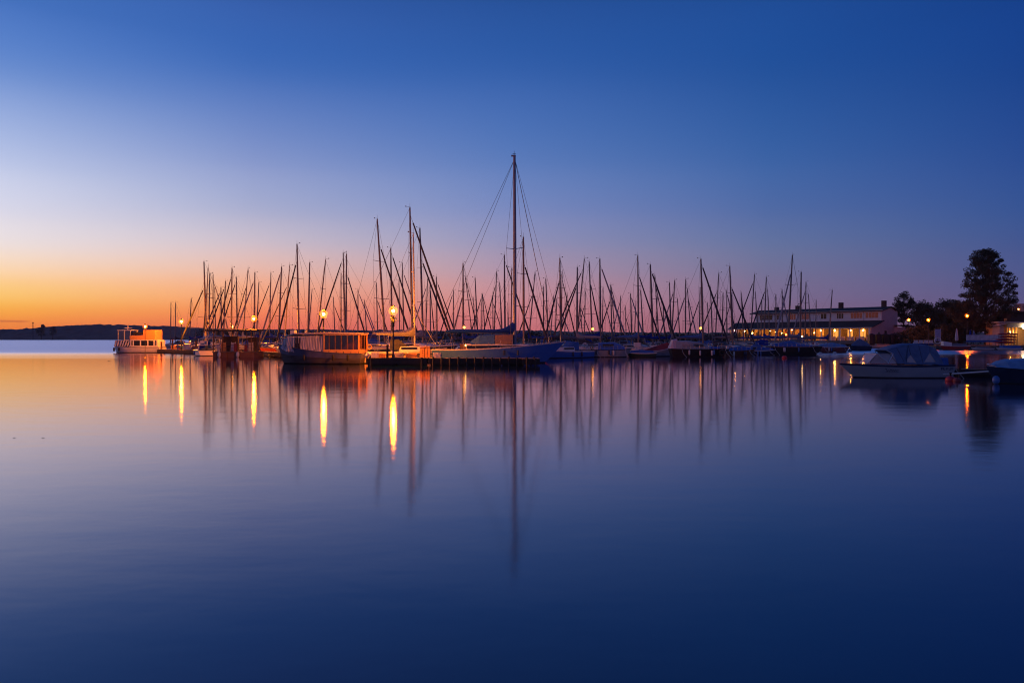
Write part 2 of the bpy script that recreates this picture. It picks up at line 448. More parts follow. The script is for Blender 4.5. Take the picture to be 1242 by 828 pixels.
# ------------------------------------------------------------------ land on the right
land_edge = [(66.5, 241), (X(960, 236), 236), (X(1050, 222), 222), (X(1092, 190), 190), (X(1135, 160), 160), (X(1260, 154), 154), (X(1420, 140), 140)]
def land():
    m = MB(); far = [(260, 140), (420, 300), (420, 900), (62, 900), (60, 300)]
    ring = land_edge + far; n = len(ring)
    vs = [(x, y, .85) for x, y in ring] + [(x, y, -1.5) for x, y in ring]
    m.add(vs, [tuple(range(n))], 0); m.add(vs, [(i, n + i, n + (i + 1) % n, (i + 1) % n) for i in range(n)], 1)
    structure(m.build('terrain', [mat('shore gravel', (.09, .08, .065), .95, var=.3, scale=.4), mat('quay stones', (.1, .09, .085), .9, var=.4, scale=1.2)]))
land()

# ------------------------------------------------------------------ lamps
lamp_hot = emitter('pier lamp light', (1., .2, .002), 9500)
lamp_near = emitter('nearest lamp light', (1., .2, .002), 11500)
lamp_ferry = emitter('ferry lamp light', (1., .2, .002), 2600)
lamp_na = emitter('shore lamp light', (1., .14, .002), 850)
lamp_dim = emitter('small lamp light', (1., .36, .05), 10)
lamp_mid = emitter('raft lamp light', (1., .34, .03), 60)
lamp_wall = emitter('wall lamp light', (1., .40, .06), 230)
globe = globe_glass('lantern globe', .0028)
globe_near = globe_glass('near lantern globe', .003)
globe_na = globe_glass('shore lantern globe', .016)
globe_dim = globe_glass('small lantern globe', .12)
postm = mat('dark post paint', (.04, .04, .045), .5)
def lamp_post(label, px, py, D, z0, group, hot=lamp_hot, r=.4, bulb=.12, pr=.055, name='lamp_post', gm=None):
    zt = Z(py, D); t = thing(name, label, 'lamp', (X(px, D), D, z0), 0, group); h = zt - z0
    MB().lathe((0, 0, 0), [(pr * 2.2, 0), (pr * 2.2, .25), (pr * 1.2, .4), (pr, h - r - .12), (pr * 1.6, h - r - .08), (pr * 1.6, h - r)], 10).build('post', postm, t)
    MB().ball((0, 0, h), bulb, 12).build('bulb', hot, t)
    MB().ball((0, 0, h), r, 16).build('globe', gm or globe, t)
    MB().lathe((0, 0, h + r * .93), [(r * .4, 0), (r * .3, .06), (.03, .1)], 10).build('cap', postm, t)
    return t
PG = 'lit lamps along the jetty'
lamp_post('globe lamp on a thin pile right in front of the ferry', 176, 396, 120.5, -1, PG, lamp_ferry, pr=.04)
lamp_post('globe lamp at the far jetty end, first lamp right of the ferry', 220, 390, 123.5, .6, PG)
lamp_post('globe lamp just above the right end of the roofed raft', 308, 386.5, 101.5, .6, PG)
lamp_post('globe lamp glowing over the roof of the long barge', 392.5, 381, 75.5, -1, PG)
lamp_post('biggest and nearest globe lamp, in front of the orange-lit sloop', 477, 377, 66.7, .6, PG, lamp_near, r=.4, bulb=.11, gm=globe_near)
SG = 'small lamps among the moored yachts'
for px, py, D, lab in ((281, 396, 112, 'tiny lamp just above the roof of the raft'), (563, 397, 96, 'tiny lamp above the boom end of the blue yacht'), (719, 399, 118, 'small orange lamp right of the blue yacht, over the pale sloop'), (850, 398, 122, 'small orange lamp at the foot of the tall mast above the dark cruiser')):
    lamp_post(lab, px, py, D, .5, SG, lamp_mid if px < 300 else lamp_dim, .26, .14 if px < 600 else .17, .04, gm=globe_dim)
HG = 'street lamps along the far quay'
lamp_post('orange street lamp just right of the gable of the long restaurant', 1102, 388, 186, .85, HG, lamp_na, .4, .15, .07, 'street_lamp', globe_na)
lamp_post('orange street lamp among bushes, in the middle of the three on the quay', 1126, 388, 176, .85, HG, lamp_na, .4, .15, .07, 'street_lamp', globe_na)
lamp_post('orange street lamp at the foot of the big tree beside the parasols', 1173, 383, 170, .85, HG, lamp_na, .44, .16, .07, 'street_lamp', globe_na)

m = MB().tube((0, 0, 0), (0, 0, .85), .07, .1, 8)
for k in range(160):
    a = rng.uniform(0, 6.28); r_ = math.sqrt(rng.random()) * .3; z = rng.uniform(0, .8); sx = Vector((r_ * math.cos(a) * (.5 + z * .6), r_ * math.sin(a) * (.5 + z * .6), z)); e = Vector((rng.gauss(0, .06), rng.gauss(0, .06), rng.gauss(0, .06)))
    m.add([sx, sx + e, sx + e.cross(Vector((0, 0, 1))) + e * .5], [(0, 1, 2)])
tag(m.build('hanging_plant', leafm, None, (X(477.3, 66.7), 66.7, Z(396, 66.7))), 'dark tangle of leaves hanging round the post just under the biggest lamp', 'plant')

# ------------------------------------------------------------------ jetties
def jetty(label, a, b, w, top=.62, planked=True, group='floating jetty sections', piles=0, floatm=None, rail=None):
    a, b = Vector((*a, 0)), Vector((*b, 0)); L = (b - a).length; ang = math.atan2(b.y - a.y, b.x - a.x)
    t = thing('jetty', label, 'jetty', (a + b) / 2, ang, group)
    d = MB(); n = max(4, int(L / .6))
    for i in range(n):
        x0 = -L / 2 + L * i / n; d.box(x0 + .01, x0 + L / n - .02, -w / 2, w / 2, top - .06, top - .004 * (i % 3))
    d.build('deck', planks, t)
    for y in (-w / 2 + .05, w / 2 - .17): MB().box(-L / 2 + .03, L / 2 - .03, y, y + .12, .12, top - .065).build('side_beam', darkwood, t)
    fl = MB(); k = max(2, int(L / 2.4))
    for i in range(k):
        x0 = -L / 2 + .1 + (L - .2) * i / k; fl.box(x0 + .06, x0 + (L - .2) / k - .06, -w / 2 + .2, w / 2 - .2, -.3, top - .1)
    fl.build('float', floatm or rubber, t)
    for i in range(piles):
        x = -L / 2 + .4 + (L - .8) * i / max(1, piles - 1)
        MB().tube((x, -w / 2 - .1, -1.5), (x, -w / 2 - .1, top + (.04 if i % 3 else .12)), .09, .08, 8).build('pile', darkwood, t)
    return t
J1, J2 = (-9.9, 71.5), (-24.6, 91.5)
jetty('dark jetty section with a row of piles in front of the blue yacht', (X(521, 67.2), 67.2), (X(653, 67.2), 67.2), 1.6, .6, piles=13)
jetty('dark jetty section under the orange-lit sloop and the biggest lamp', (X(446, 67.4), 67.4), (X(519, 67.4), 67.4), 2., .62, piles=2)
jetty('jetty section running back behind the long barge', J1, J2, 2., .6)
jetty('jetty section between the barge bow and the raft', (-25.5, 92.6), (-36.2, 109.8), 2., .6)
jetty('outermost jetty section ending beside the ferry', (-37.5, 110.8), (X(198, 124), 124), 2.2, .6)
jetty('blue float platform moored at the right end of the piled jetty', (X(633, 65.6), 65.6), (X(655, 65.6), 65.6), 1.1, .6, floatm=bluefloat, piles=2)

TJ = (Vector((-37.5, 110.8, .62)), Vector((X(198, 124), 124, .62)))
WORDS = ['first', 'second', 'third', 'fourth', 'fifth', 'sixth', 'seventh']
for i in range(7):
    q = TJ[1].lerp(TJ[0], .03 + .155 * i); m = MB(); m.lathe((0, 0, 0), [(.13, 0), (.12, .95 + .3 * (i % 2)), (.16, 1. + .3 * (i % 2)), (.15, 1.12 + .3 * (i % 2)), (.03, 1.2 + .3 * (i % 2))], 10)
    tag(m.build('mooring_post', [woodhull, brownp, paleal][i % 3], None, q + Vector((-.3, -.75, 0))), WORDS[i] + ' mooring post along the outermost jetty, counted from the ferry end', 'post', 'mooring posts on the outermost jetty')
for i, f in enumerate((.12, .3, .42, .58, .72, .9)):
    q = TJ[1].lerp(TJ[0], f); w = .35 + .1 * (i % 3); h = .5 + .13 * ((i * 2) % 4); m = MB(); m.box(-w, w, -.3, .3, 0, h); m.panel([(-w - .04, -.34, h), (w + .04, -.34, h), (w + .04, .34, h + .1), (-w - .04, .34, h + .1)], .05); m.box(-.03, .03, -.32, -.3, h * .5, h * .8)
    tag(m.build('dock_box', [lamptan, whitep, woodhull, cream, tarpr, whitep][i], None, q + Vector((.2, .3, 0))), WORDS[i] + ' low lidded box on the outermost jetty, counted from the ferry end', 'box', 'dock boxes on the outermost jetty')
for px, py, r_, lab in ((17, 531, .028, 'dark leaf floating alone on calm water, the left one of two close in'), (52, 531, .03, 'dark leaf floating on calm water, the right one of two close in'), (132, 438, .12, 'dark piece of driftwood floating left of the ferry')):
    D = EYE * F / (py - HY); m = MB(); m.loft([[(x * r_, w * r_ * math.cos(a), r_ * .22 + w * r_ * .25 * math.sin(a)) for a in [k * PI / 3 for k in range(6)]] for x, w in ((-1.3, .1), (-.5, .45), (.4, .5), (1.4, .08))])
    tag(m.build('floating_leaf' if py > 500 else 'driftwood', darkwood, None, (X(px, D), D, 0)), lab, 'leaf' if py > 500 else 'driftwood')

# ------------------------------------------------------------------ ferry
def ferry():
    D = 125.; k = D / F
    t = thing('ferry', 'small two-deck passenger ferry with glazed bow and solid orange-lit upper deck', 'ferry', (X(168, D), D, 0), PI)
    L = 7.7; W = 1.35
    hull(L, 2.9, .95, 1.25, .05, .02, .9, full=3.2, stripe=.16).build('hull', [white, antifoul, deckm, navyhull], t)
    # local +x is the bow (left in the picture)
    def lx(px): return -(px - 168) * k
    cab = MB(); cab.box(lx(196), lx(163.5), -W, W, .93, 1.16); cab.box(lx(195), lx(163.5), -W, W, 1.95, 2.1)
    for px in (163.5, 166.6, 175.2, 184, 191.5, 195): cab.box(lx(px) - .09, lx(px) + .09, -W, W, 1.16, 1.95)
    cab.build('cabin', white, t)
    for a, b in ((167.3, 174.5), (175.9, 183.2), (184.7, 190.8), (164.2, 166)):
        w = MB(); w.box(lx(b), lx(a), W - .08, W - .04, 1.16, 1.95); w.box(lx(b), lx(a), -W + .04, -W + .08, 1.16, 1.95); w.build('window', winm, t)
    lounge = MB(); gl = MB()
    for i in range(7):
        x0 = lx(163) + i * .42
        lounge.panel([(x0, W * (1 - .05 * i), 1.0), (x0 + .2, W * (1 - .05 * i), 1.0), (x0 - .08, W * .8, 2.0), (x0 - .28, W * .8, 2.0)], .06)
        lounge.panel([(x0, -W * (1 - .05 * i), 1.0), (x0 - .28, -W * .8, 2.0), (x0 - .08, -W * .8, 2.0), (x0 + .2, -W * (1 - .05 * i), 1.0)], .06)
    lounge.cabin([(lx(163.5), W * .85, W * .8, 1.96, 2.08), (lx(143), W * .6, W * .55, 1.9, 2.0)])
    lounge.build('lounge_frame', white, t)
    gl.cabin([(lx(163.4), W * .9, W * .76, .98, 1.94), (lx(141.5), W * .55, W * .42, 1.02, 1.9)]).build('lounge_glass', clear('dark lounge glass', (.2, .22, .3), .75), t)
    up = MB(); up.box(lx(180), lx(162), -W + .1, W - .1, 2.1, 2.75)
    up.build('upper_bulwark', lamptan, t)
    MB().box(lx(192.5), lx(178.2), -W + .06, W - .06, 2.11, 3.62).build('deckhouse', lamptan, t)
    wh = MB()
    for px in (147.5, 155, 162.3):
        for s in (-1, 1): wh.box(lx(px) - .04, lx(px) + .04, s * (W - .25) - .04, s * (W - .25) + .04, 2.06, 3.5)
    wh.box(lx(163.5), lx(146.5), -W + .15, W - .15, 3.5, 3.62)
    wh.build('wheelhouse_frame', white, t)
    MB().box(lx(162), lx(147.7), -W + .3, W - .3, 2.08, 3.48).build('wheelhouse_glass', clear('grey wheelhouse glass', (.5, .5, .58), .8), t)
    r = MB()
    for z in (2.95, 3.2): r.tube((lx(178), W - .12, z), (lx(163), W - .12, z), .025, None, 6).tube((lx(178), -W + .12, z), (lx(163), -W + .12, z), .025, None, 6)
    r.box(lx(177.5), lx(163.5), -.5, .5, 2.85, 3.25)
    r.build('rail', darkwood, t)
    MB().tube((lx(155), 0, 3.6), (lx(155), 0, 4.3), .05).tube((lx(155), -.8, 3.95), (lx(155), .8, 3.95), .03).tube((lx(150), 0, 3.9), (lx(160.5), 0, 3.9), .03).build('mast', white, t)
    f = MB()
    for px in (142.5, 148.5): f.tube((lx(px), W * .55 + .35, .3), (lx(px), W * .55 + .35, .85), .14)
    f.build('fender', rubber, t)
ferry()

# ------------------------------------------------------------------ small white pontoon boat left of the raft
def pontoon_boat():
    D = 103.; t = thing('pontoon_boat', 'small white square-ended boat with a sign board, moored left of the roofed raft', 'boat', (X(253.5, D), D, 0), 0)
    hull(2.6, 1.6, .55, .6, .03, .01, .95, full=6).build('hull', [white, antifoul, deckm, greyhull], t)
    c = MB()
    for x in (-1.1, 1.1):
        for y in (-.65, .65): c.tube((x, y, .5), (x, y, 2.2), .035)
    c.box(-1.2, 1.2, -.7, .7, 2.2, 2.26); c.build('shelter_frame', steel, t)
    MB().box(-.9, .1, -.72, -.68, 1.35, 2.0).build('sign_board', whitep, t)
    s = MB(); s.box(-.8, -.35, -.737, -.722, 1.5, 1.62).box(-.25, 0, -.737, -.722, 1.55, 1.85); s.build('faded_print', tarpb, t)
    MB().box(-.9, .9, -.3, .5, .55, 1.0).build('bench', tarpg, t)
    r = MB()
    for k in range(5): r.tube((-1.1, -.3 + .3 * k, 2.2), (.9, -.6 + .2 * k, 3. - .1 * k), .025)
    r.build('rod', steel, t)
pontoon_boat()


def raft():
    D = 96.5; k = D / F; t = thing('houseboat_raft', 'brown timber raft with a flat dark roof on posts, cluttered with gear', 'raft', (X(288, D), D, 0), 0)
    def lx(px): return (px - 288) * k
    h = MB(); h.box(lx(265), lx(281), -1.8, 1.8, -.3, .62).box(lx(297), lx(314), -1.8, 1.8, -.3, .62).box(lx(281), lx(297), -1.6, 1.8, -.3, .6)
    h.build('pontoon', brownp, t)
    MB().box(lx(264), lx(315), -1.9, 1.9, .62, .7).build('deck', planks, t)
    for px in (258, 276, 294, 310):
        for y in (-1.6, 1.6):
            x = max(lx(px), lx(265)); MB().tube((x, y, .7), (x, y, 3.1), .06).build('post', brownp, t)
    MB().panel([(lx(257), -2.2, 3.12), (lx(313), -2.2, 3.06), (lx(313), 2.2, 3.2), (lx(257), 2.2, 3.26)], .2).build('roof', roofd, t)
    MB().box(lx(266), lx(285), .9, 1.5, .7, 2.5).box(lx(298), lx(309), .8, 1.5, .7, 2.4).build('wall', mat('dark brown boards', (.05, .035, .03), .7, var=.3), t) if False else None
    for a, b, z in ((266, 285, 2.5), (298, 309, 2.4)): MB().box(lx(a), lx(b), .9, 1.5, .7, z).build('wall', mat('dark brown boards', (.05, .035, .03), .7, var=.3), t)
    for px, a, b in ((268, .16, .9), (288.5, .2, .95), (301, .15, .8)): MB().box(lx(px), lx(px) + a * 2, -1.4, -1.1, .7, .7 + b).build('storage_box', rng.choice([whitep, lamptan, tarpr]), t)
    r = MB()
    for z in (1.1, 1.5): r.tube((lx(266), -1.82, z), (lx(313), -1.82, z), .02)
    for px in range(266, 314, 5): r.tube((lx(px), -1.82, .7), (lx(px), -1.82, 1.5), .02)
    r.build('rail', brownp, t)
    for px in (273, 295): MB().ball((lx(px), -1.95, .35), .22, 10, 0, 1.6).build('fender', fend, t)
raft()
# gear standing on the raft
for i, (px, lab) in enumerate(((271, 'folded pale deck chair leaning on the raft rail, leftmost'), (283, 'folded deck chair with orange-lit cloth in the middle of the raft'), (304, 'folded deck chair at the right end of the raft below the globe lamp'))):
    D = 96.; m = MB(); x = 0
    m.box(-.28, .28, -.02, .05, .05, 1.05); m.tube((-.3, 0, 0), (-.25, .12, 1.15), .025).tube((.3, 0, 0), (.25, .12, 1.15), .025)
    tag(m.build('deck_chair', [lamptan, whitep, cream][i], None, (X(px, D), D, .7)), lab, 'deck chair', 'folded deck chairs on the raft')

# ------------------------------------------------------------------ barge
def barge():
    D = 71.; k = D / F; mid = 389.5; W = 1.16
    t = thing('barge', 'tubby old barge with dark curved hull, raised bow, pale boarded cabin and glazed stern room', 'barge', (X(mid, D), D, 0), PI - R(7))
    def lx(px): return -(px - mid) * k
    L = 111 * k
    hb = hull(L, 2.9, .98, 1.82, .075, .03, .8, draft=.4, full=2.9, stripe=.1, n=26, low=4)
    hb.build('hull', [mat('worn barge paint', (.1, .11, .18), .7, var=.35, scale=1.2, spec=.2), mat('black barge tar', (.01, .01, .012), .8, var=.3, spec=.1), deckm, mat('blue rub strake', (.05, .065, .13), .5), mat("barge lower strakes", (.085, .08, .085), .85, var=.45, scale=1.5, stretch=(.5, 1, 5), spec=.15)], t)
    boards = mat('pale weathered boards', (.5, .47, .5), .85, var=.6, scale=2.6, stretch=(2.5, 1, .25), spec=.1)
    x1, x0 = lx(398), lx(442.5)
    MB().cabin([(x1, W, W - .06, .95, 2.6), (lx(352), W, W - .1, 1.1, 2.5), (lx(346), W * .9, W * .62, 1.3, 2.25), (lx(343), W * .75, W * .4, 1.45, 1.75)]).build('cabin', boards, t)
    pl = MB()
    for i in range(14):
        x = x1 + .12 + i * .235
        if x > lx(353): break
        for sg in (-1, 1): pl.box(x, x + .03, sg * (W + .005) - .012, sg * (W + .005) + .012, 1.0, 2.45)
    pl.build('batten', boards, t)
    for px in (364, 367.5):
        for sg in (1, -1):
            x = lx(px); y = sg * (W + .012); q = [(x - .1, y, 1.35), (x + .1, y, 1.35), (x + .1, y - sg * .05, 2.3), (x - .1, y - sg * .05, 2.3)]
            MB().panel(q if sg < 0 else q[::-1], .03).build('window', mat('dark curtain gap', (.015, .015, .03), .9), t)
    f = MB(); mu = MB(); z0, z1 = 1.28, 2.53
    f.box(x0, x1 - .005, -W - .03, W + .03, .95, z0)
    f.box(x0 - .02, x1 - .005, -W - .05, W + .05, z1, z1 + .1)
    xs = [x0 + (x1 - x0) * i / 6 for i in range(7)]
    for i, x in enumerate(xs):
        for sg in (-1, 1): (f if i in (0, 6) else mu).box(x - (.06 if i in (0, 6) else .028) + (.06 if i == 0 else -.07 if i == 6 else 0), x + (.06 if i in (0, 6) else .028) + (.06 if i == 0 else -.07 if i == 6 else 0), sg * W - .035, sg * W + .035, z0, z1)
    for y in (-W * .33, W * .33): mu.box(x0 + .01, x0 + .08, y - .03, y + .03, z0, z1)
    f.build('stern_room', lamptan, t); mu.build('mullion', brownp, t)
    glass = clear('brown tinted glass', (.42, .3, .26), .86)
    for a_, b_ in zip(xs, xs[1:]):
        for sg in (-1, 1): MB().box(a_ + .05, b_ - .05, sg * W - .006, sg * W + .006, z0, z1).build('window', glass, t)
    MB().box(x0 + .3, x1 - .1, -.1, -.04, z0 - .2, z1).build('inner_wall', mat('brown curtain', (.2, .11, .09), .8, var=.3, stretch=(6, 1, .3)), t)
    MB().cabin([(x0 - .12, W + .14, W + .08, 2.63, 2.74), (x1, W + .12, W + .06, 2.64, 2.8), (lx(362), W + .06, W, 2.58, 2.72), (lx(347), W * .9, W * .7, 2.34, 2.44)]).build('roof', mat('warm grey roof paint', (.36, .3, .26), .6, var=.2), t)
    MB().box(lx(357), lx(352), -.3, .3, 2.6, 2.98).build('roof_box', whitep, t)
    MB().tube((lx(372), .4, 2.7), (lx(372), .4, 3.05), .09).build('chimney', steel, t)
    MB().path([(lx(344), .7, 1.65), (lx(343), .6, 2.1), (lx(338.5), .08, 2.35), (lx(338.5), -.08, 2.35), (lx(343), -.6, 2.1), (lx(344), -.7, 1.65)], .022).build('bow_rail', steel, t)
    r = MB()
    for px in range(352, 444, 9): r.tube((lx(px), 1.36, sheer_at((lx(px) + L / 2) / L, .98, 1.82)), (lx(px), 1.36, sheer_at((lx(px) + L / 2) / L, .98, 1.82) + .12), .03, None, 6)
    r.build('cleat', rubber, t)
    for px in (376, 412, 430): MB().lathe((lx(px), 1.56, .3), [(.03, 0), (.11, .08), (.11, .45), (.03, .55)], 8).build('fender', rubber, t)
    MB().path([(lx(441), 1., 1.), (lx(448), .6, .8), (lx(452), -.2, .65)], .018, 5).path([(lx(340), .2, 1.75), (lx(334), -1., 1.), (lx(331), -2.4, .6)], .018, 5).build('mooring_line', fend, t)
barge()

# ------------------------------------------------------------------ sailing boats
GRP = 'sailing boats moored in the marina'
rects = []
def rect_pts(cx, cy, L, B, a):
    c, s = math.cos(a), math.sin(a)
    return [(cx + x * c - y * s, cy + x * s + y * c) for x, y in ((L / 2, B / 2), (-L / 2, B / 2), (-L / 2, -B / 2), (L / 2, -B / 2))]
def hit(p, q):
    for poly in (p, q):
        for i in range(4):
            ax = (poly[i][1] - poly[i - 1][1], poly[i - 1][0] - poly[i][0])
            a = [v[0] * ax[0] + v[1] * ax[1] for v in p]; b = [v[0] * ax[0] + v[1] * ax[1] for v in q]
            if max(a) < min(b) or max(b) < min(a): return False
    return True


def rig(t, H, zd, lean, J, jh, mr, Ls, B, jibm, coverm, mastm, jibr, boom=True, vane=True, cover_r=.16, spread=2):
    top = Vector((lean[0], lean[1], H)); foot = Vector((0, 0, zd))
    def on(f): return foot.lerp(top, f)
    m = MB(); m.tube(foot, on(.55), mr, mr * .95, 8); m.tube(on(.55), top, mr * .95, mr * .62, 8)
    for f in ([.36, .66] if spread == 2 else [.5]):
        p = on(f); w = B * .42 * (1.1 - f * .6)
        m.tube(p, p + Vector((-.12, w, .08)), .034, .028, 5); m.tube(p, p + Vector((-.12, -w, .08)), .034, .028, 5)
    mo = m.build('mast', mastm, t)
    if vane:
        v = MB(); v.tube(top, top + Vector((0, 0, .5)), .018, .01, 5); v.tube(top + Vector((.1, 0, .05)), top + Vector((-.42, .05, .14)), .018, .012, 5); v.box(top.x - .5, top.x - .4, top.y, top.y + .03, top.z + .1, top.z + .22)
        v.build('wind_vane', wire, mo)
    if J:
        a = Vector((J, 0, zd + .15)); b = on(jh)
        j = MB(); q = a.lerp(b, .06); j.tube(a, q, .05, jibr * .8, 7); j.tube(q, a.lerp(b, .3), jibr * .8, jibr, 7); j.tube(a.lerp(b, .3), a.lerp(b, .93), jibr, jibr * .62, 7); j.tube(a.lerp(b, .93), b, .02, .015, 5)
        j.build('furled_jib', jibm, t)
    w = MB()
    w.tube(top, (-Ls * .58, 0, zd), .014, None, 4, cap=False)
    for sg in (-1, 1):
        p = on(.66) + Vector((-.12, sg * B * .42 * .7, .08)); q = on(.36) + Vector((-.12, sg * B * .42 * .88, .08))
        w.path([top, p, q, (-.1, sg * B * .46, zd)], .013, 4)
    w.build('rigging', wire, t)
    if boom:
        e = Vector((-Ls * .36, 0, zd + 1.0)); g = foot + Vector((0, 0, .95))
        bo = MB().tube(g, e, .055, .045, 7).build('boom', mastm, t)
        c = MB(); R0 = cover_r; secs = []
        for f, hgt in ((0, 3.2), (.06, 2.6), (.16, 1.6), (.35, 1.15), (.7, 1.), (.98, .6)):
            p = (g + Vector((-.02, 0, 0))).lerp(e, f); secs.append([(p.x, R0 * .75 * math.cos(a) * (1 - .3 * f), p.z + R0 * hgt * .75 + R0 * hgt * math.sin(a)) for a in [k * PI / 4 for k in range(8)]])
        c.loft(secs, 0, True).build('sail_cover', coverm, bo)


def yacht(label, x, y, ang, L, H, lean, J, jh, col, jibm, coverm, mr, jibr, name='sailing_boat', mastm=None, group=GRP, seed=0, fb=1.):
    rs = random.Random(seed)
    t = thing(name, label, 'sailing boat', (x, y, 0), ang, group)
    B = L * .31; F0, F1 = L * .095 * fb, L * .125 * fb
    ox = -L * .1                                      # hull centre lies aft of the mast
    h = hull(L, B, F0, F1, .1, -.02 if rs.random() < .4 else .05, .72, draft=.3, n=12)
    h.v = [(v[0] + ox, v[1], v[2]) for v in h.v]
    h.build('hull', [col, antifoul, deckm, rs.choice([navyhull, woodhull, white])], t)
    zd = F0 + .1
    ch = .32 + .012 * L; cabm = rs.choice([white, white, cream, greyhull])
    cab = MB().cabin([(-L * .2, B * .3, B * .26, zd - .15, zd + ch), (L * .04, B * .27, B * .23, zd - .1, zd + ch * .95), (L * .17, B * .17, B * .1, zd - .05, zd + ch * .35)])
    co = cab.build('cabin', cabm, t)
    for sg in (-1, 1):
        y0, y1 = sg * B * .292, sg * B * .268
        q = [(-L * .18, y0, zd + ch * .3), (L * .02, y0 * .93, zd + ch * .3), (L * .02, y1 * .93, zd + ch * .72), (-L * .18, y1, zd + ch * .72)]
        MB().panel(q if sg < 0 else q[::-1], .02).build('window', winm, co)
    if rs.random() < .55:
        d = MB().cabin([(-L * .3, B * .27, B * .23, zd, zd + ch + .55), (-L * .2, B * .28, B * .24, zd + .1, zd + ch + .6), (-L * .1, B * .22, B * .18, zd + ch * .8, zd + ch + .05)])
        d.build('spray_hood', rs.choice([sailb, tarpg, tarpb, saild]), t)
    r = MB()
    bx = ox + L * .5
    r.path([(bx - L * .16, B * .28, F1 - .05), (bx - L * .15, B * .26, F1 + .5), (bx - .1, 0, F1 + .6), (bx - L * .15, -B * .26, F1 + .5), (bx - L * .16, -B * .28, F1 - .05)], .018, 5)
    sx = ox - L * .48
    r.path([(sx + L * .1, B * .36, F0), (sx + L * .1, B * .36, F0 + .6), (sx, B * .3, F0 + .6), (sx, -B * .3, F0 + .6), (sx + L * .1, -B * .36, F0 + .6), (sx + L * .1, -B * .36, F0)], .018, 5)
    for sg in (-1, 1): r.tube((sx + L * .1, sg * B * .36, F0 + .58), (bx - L * .15, sg * B * .26, F1 + .48), .009, None, 4)
    r.build('guard_rail', steel, t)
    near = -1 if math.cos(ang) > 0 else 1
    for q in range(rs.choice([1, 2, 3])):
        fx = ox + L * rs.uniform(-.32, .22); MB().lathe((fx, near * (B * .5 + .06), F0 - .62), [(.03, 0), (.1, .07), (.1, .5), (.03, .58)], 8).build('fender', rs.choice([fend, fend, fendb, navyhull]), t)
    if rs.random() < .6: MB().box(-L * .02, L * .05, -.25, .25, zd + ch * .95, zd + ch * 1.12).build('hatch', rs.choice([white, winm, woodhull]), co)
    if rs.random() < .5: MB().torus((sx + .15, near * B * .3, F0 + .42), .2, .06, 'y', 10, 6).build('lifebuoy', rs.choice([whitep, redp, lamptan]), t)
    if rs.random() < .35: MB().box(sx - .12, sx + .05, -.14, .14, F0 - .1, F0 + .55).build('outboard', rs.choice([rubber, whitep, navyhull]), t)
    rig(t, H, zd + (ch * .9), lean, J, jh, mr, L, B, jibm, coverm, mastm or alu, jibr, cover_r=.13 + .004 * L)
    return t


